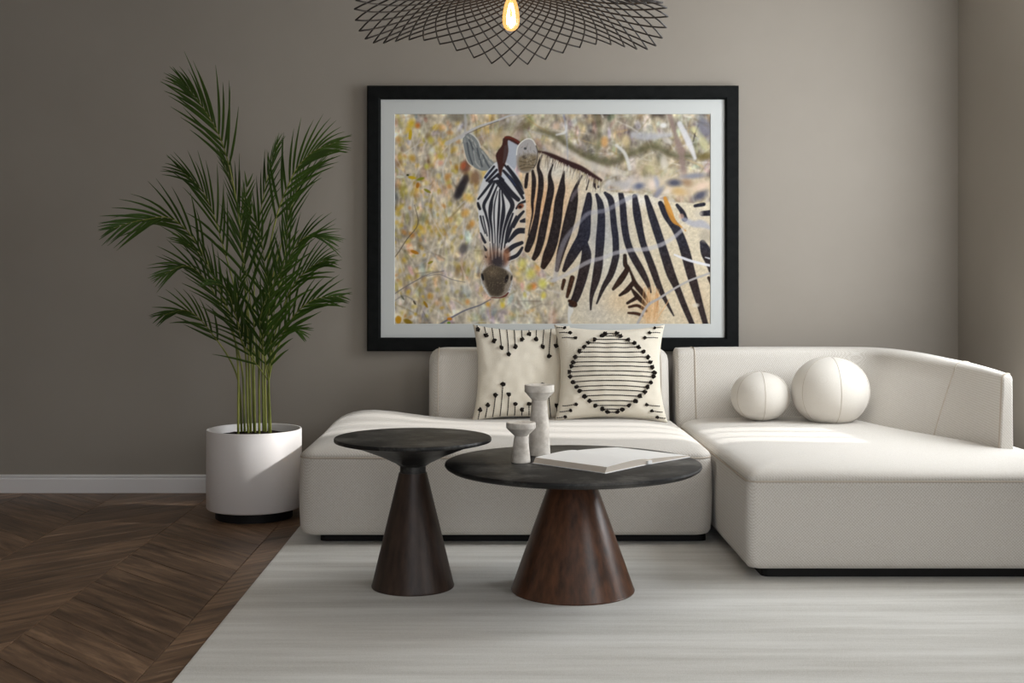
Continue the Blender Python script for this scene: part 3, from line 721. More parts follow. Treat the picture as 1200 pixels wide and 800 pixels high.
# ============================================================ sofa
def rrect(cx, cy, hx, hy, r, z, nc=8, ns=14):
    r = min(r, hx - .001, hy - .001); o = []
    for (sx, sy, a0) in ((1, 1, 0), (-1, 1, 90), (-1, -1, 180), (1, -1, 270)):
        for k in range(nc + 1):
            a = math.radians(a0 + 90 * k / nc)
            o.append((cx + sx * (hx - r) + r * math.cos(a), cy + sy * (hy - r) + r * math.sin(a), z))
        p = Vector(o[-1])
        nxt = {0: (-1, 1, 90), 90: (-1, -1, 180), 180: (1, -1, 270), 270: (1, 1, 0)}[a0]
        a = math.radians(nxt[2])
        q = Vector((cx + nxt[0] * (hx - r) + r * math.cos(a), cy + nxt[1] * (hy - r) + r * math.sin(a), z))
        for k in range(1, ns): o.append(tuple(p.lerp(q, k / ns)))
    return o

SEAT = [(.07, .050), (.03, .050), (.012, .056), (.003, .070), (0, .09), (-.003, .15), (-.005, .22), (-.003, .30), (0, .352), (.001, .366), (.005, .372), (.002, .378), (.008, .390), (.022, .402), (.042, .411), (.07, .418), (.10, .423), (.14, .427), (.19, .430), (.25, .432), (.31, .433), (.37, .434), (.43, .434), (.49, .434)]
def seat(name, parent, x0, x1, y0, y1, r, bump):
    cx, cy, hx, hy = (x0 + x1) / 2, (y0 + y1) / 2, (x1 - x0) / 2, (y1 - y0) / 2
    rings = []
    for ins, z in SEAT:
        if ins > min(hx, hy) - .02: break
        ring = rrect(cx, cy, hx - ins, hy - ins, max(r - ins * .6, .03), z)
        w = min(1, max(0, (z - .38) / .05))
        rings.append([(x, y, z_ + w * bump(x, y)) for x, y, z_ in ring])
    v, f = rings_to_mesh(rings)
    s = obj(name, v, f, M['sofa'], parent)
    pip = [(x, y, .372) for x, y, z in rrect(cx, cy, hx - .002, hy - .002, r, 0)]
    v, f = tube(pip, .0032, 6, True)
    obj('piping', v, f, M['piping'], s)
    return s

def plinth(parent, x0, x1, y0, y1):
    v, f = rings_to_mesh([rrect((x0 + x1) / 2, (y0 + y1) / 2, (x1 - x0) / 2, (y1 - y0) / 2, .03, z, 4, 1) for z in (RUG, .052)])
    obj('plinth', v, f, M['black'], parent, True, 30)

gauss = lambda x, y, cx, cy, sx, sy: math.exp(-((x - cx) / sx) ** 2 - ((y - cy) / sy) ** 2)
sofa = thing('sofa_module', 'cream fabric sofa section with a loose backrest, holding the embroidered cushions', 'sofa', (.03, 5.6, RUG))
seat('seat', sofa, -.830, .884, 5.0, 6.17, .062, lambda x, y: .034 * gauss(x, y, -.62, 5.98, .24, .26) + .006 * math.sin(x * 5.1 + y * 3) )
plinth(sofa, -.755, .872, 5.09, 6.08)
# loose back cushion of the left section
rings = []
bx0, bx1 = -.354, .856
prof = [(.05, .36), (.015, .37), (.0, .40), (0, .5), (0, .62), (0, .70), (.006, .728), (.018, .747), (.034, .758), (.055, .764), (.075, .766)]
for ins, z in prof:
    lean = .05 * (z - .36) / .4
    rings.append(rrect((bx0 + bx1) / 2, 6.115 + lean, (bx1 - bx0) / 2 - ins, .098 - ins, .075, z, 8, 10))
v, f = rings_to_mesh(rings)
back = obj('backrest', v, f, M['sofa'], sofa)
for xs in (bx0 + .05, bx1 - .05):
    v, f = tube(catmull([(xs, 6.016, .43), (xs, 6.032, .6), (xs, 6.05, .71), (xs, 6.09, .757), (xs, 6.15, .766)], 5), .0026, 6)
    obj('piping', v, f, M['piping'], back)

chaise = thing('chaise_module', 'cream fabric chaise section with a curved corner back, holding the ball cushions', 'sofa', (1.55, 5.2, RUG))
seat('seat', chaise, .902, 2.21, 4.41, 6.17, .038, lambda x, y: -.016 * gauss(x, y, 2.0, 5.6, .4, .45) - .05 * max(0, x - 1.95) + .006 * math.sin(x * 4 + y * 2.3))
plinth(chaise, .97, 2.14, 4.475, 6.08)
# curved back and arm: stations (inner base, inner top, outer top, top height)
ST = [((.900, 6.035), (.900, 6.075), (.900, 6.235), .764), ((1.10, 6.02), (1.10, 6.065), (1.10, 6.245), .767), ((1.40, 6.02), (1.40, 6.07), (1.40, 6.25), .768),
      ((1.60, 5.99), (1.66, 6.09), (1.72, 6.255), .767), ((1.69, 5.87), (1.83, 6.03), (1.95, 6.19), .766), ((1.76, 5.67), (1.92, 5.79), (2.045, 5.85), .763),
      ((1.875, 5.34), (2.005, 5.40), (2.095, 5.40), .748), ((1.955, 5.10), (2.03, 5.14), (2.092, 5.13), .738), ((2.02, 4.90), (2.035, 4.905), (2.082, 4.92), .727)]
cols = [catmull([Vector((*s[k], s[3])) for s in ST], 7) for k in range(3)]
rings, seam = [], None
for i, (ib, it, ot) in enumerate(zip(*cols)):
    zt = ib.z
    ob = ot + (ot - it) * .12
    w = (ot - it); wl = w.length; wd = w.normalized()
    r = min(.045, wl * .45)
    sec = []
    for t in np.linspace(0, 1, 7)[:-1]:
        p = ib.lerp(it, t ** 1.15); sec.append(Vector((p.x, p.y, .37 + (zt - r - .37) * t)))
    for k in range(7):
        a = math.pi / 2 * k / 6
        sec.append(Vector((it.x, it.y, 0)) + Vector((wd.x, wd.y, 0)) * (r * (1 - math.cos(a))) + Vector((0, 0, zt - r + r * math.sin(a))))
    for k in range(7):
        a = math.pi / 2 * k / 6
        sec.append(Vector((ot.x, ot.y, 0)) - Vector((wd.x, wd.y, 0)) * (r * (1 - math.sin(a))) + Vector((0, 0, zt - r + r * math.cos(a))))
    for t in (.33, .66, 1.0):
        p = ot.lerp(ob, t); sec.append(Vector((p.x, p.y, (zt - r) * (1 - t) + .20 * t)))
    rings.append(sec)
# soften both ends
def shrunk(ring, d, k):
    c = sum(ring, Vector()) / len(ring)
    return [p.lerp(c, k) + d for p in ring]
d0 = (Vector(ST[0][0]) - Vector(ST[1][0])).normalized(); d0 = Vector((d0.x, d0.y, 0))
d1 = (cols[1][-1] - cols[1][-4]); d1 = Vector((d1.x, d1.y, 0)).normalized()
rings = [shrunk(rings[0], d0 * .012 , .30), shrunk(rings[0], d0 * .009, .10), shrunk(rings[0], d0 * .003, .02)] + rings + [shrunk(rings[-1], d1 * .006, .03), shrunk(rings[-1], d1 * .012, .14), shrunk(rings[-1], d1 * .013, .4)]
v, f = rings_to_mesh(rings, flip=True)
cb = obj('backrest', v, f, M['sofa'], chaise)
bm_ = bmesh.new(); bm_.from_mesh(cb.data); bmesh.ops.recalc_face_normals(bm_, faces=bm_.faces); bm_.to_mesh(cb.data); bm_.free()
def section_piping(i, off=.001, r=.0028):
    ring = rings[i][0:16]
    c = sum(rings[i], Vector()) / len(rings[i])
    v, f = tube([p + (p - c).normalized() * off for p in ring], r, 6)
    o = obj('piping', v, f, M['piping'], cb)
section_piping(6); section_piping(3 + 7 * 6 + 1); section_piping(len(rings) - 4, .0, .004)

# ============================================================ cushions
def cushion(name, label, px, py, Y, hw, hh, T, tilt, yaw, roll, seed):
    C = at(px, py, Y)
    th = thing(name, label, 'cushion', (C.x, C.y, C.z - hh * math.cos(tilt)), 'embroidered square cushions')
    rot = Matrix.Rotation(yaw, 3, 'Z') @ Matrix.Rotation(-tilt, 3, 'X') @ Matrix.Rotation(roll, 3, 'Y')
    def loc(u, v, s):
        x = hw * u * (.885 + .115 * abs(v) ** 2.2)
        z = hh * v * (.885 + .115 * abs(u) ** 2.2)
        e = max(0, (1 - u * u) * (1 - v * v))
        t = T * e ** .42
        w = 1 + .05 * noise.noise(Vector((u * 2.3 + seed, v * 2.3, s * 3))) * min(1, e * 3)
        wr = .006 * noise.noise(Vector((u * 5 + seed, v * 5, 9 + s))) * min(1, e * 6)
        return C + rot @ Vector((x, -s * (t * w + .004) + (wr if s > 0 else 0), z))
    n = 36
    g = [math.sin(math.pi / 2 * (2 * i / n - 1)) * .35 + (2 * i / n - 1) * .65 for i in range(n + 1)]
    vs, fs = [], []
    for s in (1, -1):
        o = len(vs)
        for j in range(n + 1):
            for i in range(n + 1): vs.append(loc(g[i], g[j], s))
        for j in range(n):
            for i in range(n):
                a = o + j * (n + 1) + i
                q = (a, a + 1, a + n + 2, a + n + 1)
                fs.append(q if s > 0 else q[::-1])
    m_ = (n + 1) ** 2
    edge = [i for i in range(n)] + [n + j * (n + 1) for j in range(n)] + [n * (n + 1) + n - i for i in range(n)] + [(n - j) * (n + 1) for j in range(n)]
    for k in range(len(edge)):
        a, b = edge[k], edge[(k + 1) % len(edge)]
        fs.append((b, a, a + m_, b + m_))
    cover = obj('cover', vs, fs, M['linen'], th)
    def row(pts, r=.0026, step=.0105):
        """one stitched row: a cord that dips in and out of the cloth, so it reads as running stitches"""
        P = [loc(u, v, 1) for u, v in pts]
        nrm = rot @ Vector((0, -1, 0))
        q, rr = [], []
        dist = 0
        fine = []
        for i in range(len(P) - 1):
            m2 = max(2, int((P[i + 1] - P[i]).length / .0022))
            fine += [P[i].lerp(P[i + 1], k / m2) for k in range(m2)]
        fine.append(P[-1])
        for i, p in enumerate(fine):
            if i: dist += (p - fine[i - 1]).length
            q.append(p + nrm * (.0036 * math.sin(dist / step * 2 * math.pi)))
            rr.append(r)
        v, f = tube(q, rr, 5)
        obj('stitch_row', v, f, M['thread'], cover)
    def tuft(u, v, r=.009):
        p = loc(u, v, 1) + rot @ Vector((0, -.004, 0))
        bm = bmesh.new(); bmesh.ops.create_icosphere(bm, subdivisions=2, radius=1)
        sd = R.random() * 50
        for x in bm.verts:
            k = r * 1.12 * (1 + 1.0 * noise.noise(x.co * 2.2 + Vector((sd, 0, 0))))
            x.co = p + x.co * k
        vs_ = [x.co.copy() for x in bm.verts]; fs_ = [tuple(q.index for q in fc.verts) for fc in bm.faces]
        bm.free()
        obj('tuft', vs_, fs_, M['thread'], cover, False)
    return th, row, tuft

# right cushion: rows of running stitches forming a rounded disc
th, row, tuft = cushion('embroidered_cushion', 'cream cushion embroidered with a disc of black stitched rows, in front', 715, 437, 5.90, .272, .243, .075, math.radians(17), math.radians(-2), 0, 3)
DISC = [(135, .10), (156, .17), (186, .32), (217, .44), (251, .53), (289, .63), (327, .72), (365, .77), (397, .81), (434, .85), (467, .83), (507, .77), (545, .70), (577, .63), (615, .53), (654, .43), (688, .31), (714, .18), (735, .09)]
for yy_, half in DISC:
    v = 1 - 2 * (yy_ - 90) / 668
    cxu = .02
    us_ = [cxu - half + 2 * half * i / 14 for i in range(15)]
    row([(u, v) for u in us_])
    tuft(us_[0], v + R.uniform(-.01, .01)); tuft(us_[-1], v + R.uniform(-.01, .01))
for (su, sv) in ((-1, 1), (1, 1), (-1, -1), (1, -1)):
    for k in range(3):
        a, b = .97 - .03 * k, .93 - .11 * k
        row([(su * a, sv * b), (su * (a - .08), sv * (b + .015)), (su * (a - .15 - .05 * k), sv * (b + .02))], .0024)
        tuft(su * (a - .15 - .05 * k), sv * (b + .02), .007)
# left cushion: stitched stems with tufts, hanging from the top edge and rising from the bottom edge
th, row, tuft = cushion('embroidered_cushion', 'cream cushion with stitched stems and tufts along top and bottom, half hidden', 611, 437, 5.985, .242, .242, .065, math.radians(14), math.radians(3), math.radians(1), 8)
top_l = [.10, .22, .34, .50, .66, .46, .26, .12, .26, .46, .70, .46, .26]
for i, l_ in enumerate(top_l):
    u = -.92 + i * .153
    v0, v1 = .985, .985 - l_ * .92
    row([(u, v0 + (v1 - v0) * k / 8) for k in range(9)]); tuft(u, v1, .0095)
bot_l = [.2, .28, .50, .76, .50, .26, .12, .26, .50, .76, .52, .3, .2]
for i, l_ in enumerate(bot_l):
    u = -.88 + i * .147
    v0, v1 = -.985, -.985 + l_ * .90
    row([(u, v0 + (v1 - v0) * k / 8) for k in range(9)]); tuft(u, v1, .009)

def ball(label, px, py, Y, rx, rz, rotz):
    c = at(px, py, Y)
    th = thing('ball_cushion', label, 'cushion', (c.x, c.y, c.z - rz), 'round ball cushions')
    def P(a, e, k=1.0):
        ce = math.copysign(abs(math.cos(e)) ** .92, math.cos(e))
        return (c.x + k * rx * ce * math.cos(a), c.y + k * rx * ce * math.sin(a), c.z + k * rz * math.copysign(abs(math.sin(e)) ** .97, math.sin(e)))
    seg, nr = 64, 32
    rings = [[P(2 * math.pi * k / seg, -math.pi / 2 + .02 + (math.pi - .04) * j / nr) for k in range(seg)] for j in range(nr + 1)]
    v, f = rings_to_mesh(rings)
    body = obj('cover', v, f, M['ball'], th)
    for k in range(6):
        a = rotz + k * math.pi / 3
        v, f = tube([P(a, -1.5 + 3.0 * j / 30, 1.0005) for j in range(31)], .0013, 5)
        obj('seam', v, f, M['ball_seam'], body)
ball('small cream ball cushion on the chaise seat', 891, 464, 5.86, .141, .118, math.radians(-92))
ball('larger cream ball cushion beside the curved sofa arm', 973, 458, 5.80, .183, .164, math.radians(-89))

# ============================================================ tables
def side_tbl():
    x, y = -.309, 4.34
    t = thing('side_table', 'small tall side table with a black dished top on a dark slim cone', 'table', (x, y, RUG), 'round pedestal tables')
    v, f = lathe([(.147, RUG), (.148, RUG + .004), (.146, .02), (.050, .418)], x, y, 96, 0); obj('base', v, f, M['dark_wood'], t, True, 40)
    v, f = lathe([(.047, .412), (.046, .44), (.060, .450)], x, y, 64, 0); obj('neck', v, f, M['stone'], t, True, 40)
    v, f = lathe([(.046, .444), (.12, .480), (.205, .513), (.272, .5285), (.280, .531), (.2812, .534), (.2812, .5405), (.279, .5435), (.274, .5445)], x, y, 128, 0)
    obj('tabletop', v, f, M['stone'], t, True, 40)
side_tbl()
def coffee_tbl():
    x, y = .26, 4.29
    t = thing('coffee_table', 'wide low coffee table with a black stone top on a walnut cone', 'table', (x, y, RUG), 'round pedestal tables')
    v, f = lathe([(.2175, RUG), (.2185, RUG + .004), (.2165, .018), (.073, .418)], x, y, 96, 0); obj('base', v, f, M['walnut'], t, True, 40)
    v, f = lathe([(.076, .417), (.079, .4195), (.079, .427), (.074, .434)], x, y, 64, 0); obj('neck', v, f, M['stone'], t, True, 40)
    v, f = lathe([(.06, .4305), (.36, .4305), (.405, .433), (.436, .4395), (.449, .4475), (.453, .4535), (.4515, .4595), (.447, .462)], x, y, 160, 0)
    obj('tabletop', v, f, M['stone'], t, True, 40)
coffee_tbl()
TT = .4622

def holder(label, x, y, prof):
    t = thing('candle_holder', label, 'candle holder', (x, y, TT), 'stone candle holders')
    k = prof['split']
    v, f = lathe(prof['pts'][:k + 1], x, y, 56, TT); obj('pedestal', v, f, M['travertine'], t, True, 35)
    v, f = lathe(prof['pts'][k:], x, y, 56, TT); obj('cup', v, f, M['travertine'], t, True, 35)
holder('tall stone candle holder behind the short one', .1476, 4.46, dict(split=4, pts=[(.040, 0), (.0415, .002), (.0405, .01), (.034, .13), (.0275, .202), (.030, .206), (.052, .231), (.0545, .234), (.0545, .257), (.0525, .259), (.048, .2592), (.030, .252), (.028, .2515), (.002, .2515)]))
holder('short stone candle holder beside the open book', .077, 4.285, dict(split=4, pts=[(.0325, 0), (.034, .002), (.0335, .008), (.028, .06), (.0235, .093), (.026, .096), (.049, .118), (.0515, .121), (.0525, .123), (.0525, .139), (.050, .1415), (.044, .142), (.030, .136), (.002, .135)]))

# open book
A, B_, Cc, D_ = Vector((.120, 4.255)), Vector((.352, 4.030)), Vector((.520, 4.232)), Vector((.288, 4.457))
def book():
    c = (A + Cc) / 2
    t = thing('open_book', 'open book with blank white pages lying on the coffee table', 'book', (c.x, c.y, TT))
    Q, Rr = Vector((.690, 4.402)), Vector((.452, 4.622))
    def block(name, p0, p1, q1, q0, z_out, z_mid, z_in, outer_slope, parent):
        # p0-p1 the fore edge, q0-q1 the spine; pages bulge between them
        n = 14; top, bot = [], []
        for i in range(n + 1):
            s = i / n
            a, b = p0.lerp(q0, s), p1.lerp(q1, s)
            z = z_out * (1 - s) ** 1.5 + z_in * s ** 6 + z_mid * (1 - (1 - s) ** 1.5 - s ** 6)
            sh = (p0 - q0).normalized() * (-outer_slope if i == 0 else 0)
            top.append((Vector((a.x + sh.x, a.y + sh.y, TT + .003 + z)), Vector((b.x + sh.x, b.y + sh.y, TT + .003 + z))))
            bot.append((Vector((a.x, a.y, TT + .003)), Vector((b.x, b.y, TT + .003))))
        v, f = [], []
        for (a, b), (c_, d) in zip(top, bot): v += [a, b, d, c_]
        for i in range(n):
            for k in range(4): f.append((4*i + k, 4*i + (k+1) % 4, 4*i + 4 + (k+1) % 4, 4*i + 4 + k))
        f += [(3, 2, 1, 0), tuple(4*n + k for k in range(4))]
        o = obj(name, v, f, M['paper'], parent, True, 30)
        o.data.materials.append(M['page_edge'])
        for p in o.data.polygons:
            nz = p.normal.z
            if abs(nz) < .75: p.material_index = 1
        bm = bmesh.new(); bm.from_mesh(o.data); bmesh.ops.recalc_face_normals(bm, faces=bm.faces); bm.to_mesh(o.data); bm.free()
        return o
    block('page_block', A, B_, Cc, D_, .017, .024, .015, .012, t)
    block('page_block', Rr, Q, Cc, D_, .005, .015, .015, .004, t) if False else block('page_block', Q, Rr, D_, Cc, .004, .015, .015, .003, t)
    def cover(p, q, r, s, name):
        c_ = (p + q + r + s) / 4
        pts = [x + (x - c_).normalized() * .004 for x in (p, q, r, s)]
        v, f = rings_to_mesh([[Vector((x.x, x.y, z)) for x in pts] for z in (TT + .0002, TT + .0028)])
        obj(name, v, f, M['paper'], t, False)
    cover(A, B_, Cc, D_, 'cover_board'); cover(Cc, Q, Rr, D_, 'cover_board')
    # headband at the near end of the spine
    v, f = box(-.012, .012, -.004, .004, 0, .011)
    dv = (Cc - D_).normalized(); ang = math.atan2(dv.y, dv.x) + math.pi / 2
    v = [Matrix.Rotation(ang, 3, 'Z') @ Vector(p) + Vector((Cc.x + dv.x * .005, Cc.y + dv.y * .005, TT + .003)) for p in v]
    obj('spine', v, f, M['paper'], t, False)
book()

# ============================================================ pendant lamp
def pendant():
    cx, cy, zr, RR = .045, 4.62, 2.028, .593
    t = thing('pendant_lamp', 'black wire mesh pendant lamp with a wavy rim and a glowing bulb', 'lamp', (cx, cy, 2.27))
    H = .21
    def S(r, a):
        k = r / RR
        phi = a - math.pi / 2          # 0 at the far side
        wave = .5 * (1 - math.cos(5 * phi)) * .074 * k ** 3.2 + .018 * (1 - math.cos(phi)) * k ** 3 - .014 * math.cos(a) * k ** 2
        return Vector((cx + r * math.cos(a), cy + r * math.sin(a), zr + H * (1 - k ** 1.9) + wave))
    r0 = .05
    ring = [S(r0, 2 * math.pi * k / 40) for k in range(40)]
    v, f = tube(ring, .004, 8, True); shade = obj('shade', v, f, M['wire'], t)
    NT = 48; span = 1.98
    for s in (1, -1):
        for k in range(NT):
            a0 = 2 * math.pi * k / NT + math.pi / 2
            pts = []
            for i in range(33):
                q = i / 32
                r = RR * (r0 / RR) ** (q ** 1.12)
                r = RR - (RR - r0) * (1 - (1 - q) ** 1.5) if False else r
                pts.append(S(r, a0 + s * span * math.log(RR / r) / math.log(RR / r0)))
            v, f = tube(pts, .0033, 6)
            obj('wire', v, f, M['wire'], shade)
    # fitting, cord and ceiling rose
    zb = zr + H
    v, f = lathe([(.004, zb + .06), (.018, zb + .055), (.021, zb + .045), (.021, zb - .055), (.018, zb - .06), (.002, zb - .06)], cx, cy, 32); obj('socket', v, f, M['brass'], t, True, 40)
    v, f = tube([(cx, cy, zb + .055), (cx, cy, CEIL - .02)], .0035, 8); obj('cord', v, f, M['cord'], t)
    v, f = lathe([(.055, CEIL - .025), (.06, CEIL - .02), (.06, CEIL - .0005)], cx, cy, 40); obj('ceiling_rose', v, f, M['cord'], t, True, 40)
    z = zb - .058
    prof = [(.0155, 0), (.019, -.008), (.0245, -.022), (.029, -.042), (.032, -.064), (.033, -.082), (.0315, -.098), (.026, -.112), (.016, -.121), (.006, -.124), (.001, -.1245)]
    prof = [(r, h) for r, h in prof]
    m = bpy.data.materials.new('bulb_glass'); m.use_nodes = True
    nt = m.node_tree; nt.nodes.clear()
    o_ = nt.nodes.new('ShaderNodeOutputMaterial'); tr = nt.nodes.new('ShaderNodeBsdfTransparent'); em = nt.nodes.new('ShaderNodeEmission'); gl = nt.nodes.new('ShaderNodeBsdfGlossy'); a1 = nt.nodes.new('ShaderNodeMixShader'); a2 = nt.nodes.new('ShaderNodeMixShader')
    tr.inputs[0].default_value = (1, .86, .66, 1); em.inputs[0].default_value = (1, .52, .17, 1); em.inputs[1].default_value = 1.7
    gl.inputs['Roughness'].default_value = .05
    a1.inputs[0].default_value = .38; a2.inputs[0].default_value = .05
    nt.links.new(tr.outputs[0], a1.inputs[1]); nt.links.new(em.outputs[0], a1.inputs[2]); nt.links.new(a1.outputs[0], a2.inputs[1]); nt.links.new(gl.outputs[0], a2.inputs[2]); nt.links.new(a2.outputs[0], o_.inputs[0])
    v, f = lathe(prof, cx, cy, 40, z, cap0=False); bulb = obj('bulb', v, f, m, t)
    me = bpy.data.materials.new('filament'); me.use_nodes = True
    b = bsdf(me); b.inputs['Emission Color'].default_value = (1, .72, .36, 1); b.inputs['Emission Strength'].default_value = 30
    for k in range(6):
        a = 2 * math.pi * k / 6
        pts = [(cx + .006 * math.cos(a), cy + .006 * math.sin(a), z - .02), (cx + .014 * math.cos(a), cy + .014 * math.sin(a), z - .06), (cx + .016 * math.cos(a + .3), cy + .016 * math.sin(a + .3), z - .10)]
        v, f = tube(catmull(pts, 4), .0016, 5); obj('filament', v, f, me, bulb)
    pl = lamp('bulb_light', 'POINT', (0, 0, 0), (0, 0, 0), 2.2, (1, .66, .36), shadow_soft_size=.02)
    pl.parent = t; pl.location = (0, 0, z - .08 - 2.27)
pendant()

# ============================================================ framed print
def framed():
    yb = WALL_Y - .002
    def wx(px, Y): return (px - VX) * Y / F
    def wz(py, Y): return CAM_Z + (VY - py) * Y / F
    Yf = 6.275
    x0, x1, z0, z1 = wx(430, Yf), wx(866, Yf), wz(411.5, Yf), wz(100, Yf)
    t = thing('framed_print', 'large zebra photograph print in a wide black frame with white mat', 'picture', ((x0 + x1) / 2, yb, z0))
    w = .0705
    prof = [(0, 0), (0, -.036), (.006, -.043), (w - .010, -.043), (w - .004, -.036), (w, -.030), (w, 0)]   # (inwards, towards the room)
    cs = [(x0, z0, 1, 1), (x1, z0, -1, 1), (x1, z1, -1, -1), (x0, z1, 1, -1)]
    for k in range(4):
        (xa, za, sa, ta), (xb, zb, sb, tb) = cs[k], cs[(k + 1) % 4]
        r0 = [(xa + sa * d, yb + h, za + ta * d) for d, h in prof]; r1 = [(xb + sb * d, yb + h, zb + tb * d) for d, h in prof]
        v, f = rings_to_mesh([r0, r1]); obj('frame_rail', v, f, M['frame'], t, False)
    ym = yb - .022
    Ym = ym
    mx0, mx1, mz0, mz1 = x0 + w - .004, x1 - w + .004, z0 + w - .004, z1 - w + .004
    px0, px1, pz0, pz1 = wx(462, Ym), wx(833, Ym), wz(380, Ym), wz(133, Ym)
    # mat board with a bevelled window
    outer = [(mx0, mz0), (mx1, mz0), (mx1, mz1), (mx0, mz1)]
    inner = [(px0, pz0), (px1, pz0), (px1, pz1), (px0, pz1)]
    e = .003
    innb = [(px0 + e, pz0 + e), (px1 - e, pz0 + e), (px1 - e, pz1 - e), (px0 + e, pz1 - e)]
    v = [(x, ym, z) for x, z in outer] + [(x, ym, z) for x, z in inner] + [(x, ym + .003, z) for x, z in innb] + [(x, ym + .003, z) for x, z in outer]
    f = []
    for k in range(4):
        j = (k + 1) % 4
        f += [(k, j, 4 + j, 4 + k), (4 + k, 4 + j, 8 + j, 8 + k), (12 + j, 12 + k, 8 + k, 8 + j), (j, k, 12 + k, 12 + j)]
    obj('mat_board', v, f, M['mat_board'], t, False)
    # the print: a fine sheet whose colours are painted per vertex
    a = paint_zebra()
    h, w_ = a.shape[:2]
    yp = ym + .0045
    qx0, qx1, qz0, qz1 = px0, px1, pz0, pz1
    xs = np.linspace(qx0, qx1, w_); zs = np.linspace(qz1, qz0, h)
    off = root_loc(t)
    co = np.zeros((h, w_, 3), np.float32)
    co[..., 0] = xs[None] - off.x; co[..., 1] = yp - off.y; co[..., 2] = zs[:, None] - off.z
    idx = np.arange(h * w_).reshape(h, w_)
    q = np.stack([idx[1:, :-1], idx[1:, 1:], idx[:-1, 1:], idx[:-1, :-1]], -1).reshape(-1, 4)
    me = bpy.data.meshes.new('print')
    me.vertices.add(h * w_); me.vertices.foreach_set('co', co.ravel())
    me.loops.add(q.size); me.loops.foreach_set('vertex_index', q.ravel().astype(np.int32))
    me.polygons.add(len(q)); me.polygons.foreach_set('loop_start', np.arange(0, q.size, 4, dtype=np.int32))
    me.update(calc_edges=True)
    s = a / 255.0
    lin = .98 * np.where(s <= .04045, s / 12.92, ((s + .055) / 1.055) ** 2.4)
    at_ = me.color_attributes.new('ink', 'FLOAT_COLOR', 'POINT')
    at_.data.foreach_set('color', np.concatenate([lin, np.ones((h, w_, 1))], -1).astype(np.float32).ravel())
    m = new_mat('zebra_print', (1, 1, 1, 1), .7, .2)
    an = N(m, 'ShaderNodeAttribute'); an.attribute_name = 'ink'
    L(m, an.outputs['Color'], bsdf(m).inputs['Base Color'])
    me.materials.append(m)
    o = bpy.data.objects.new('print', me); COL.objects.link(o); o.parent = t
framed()

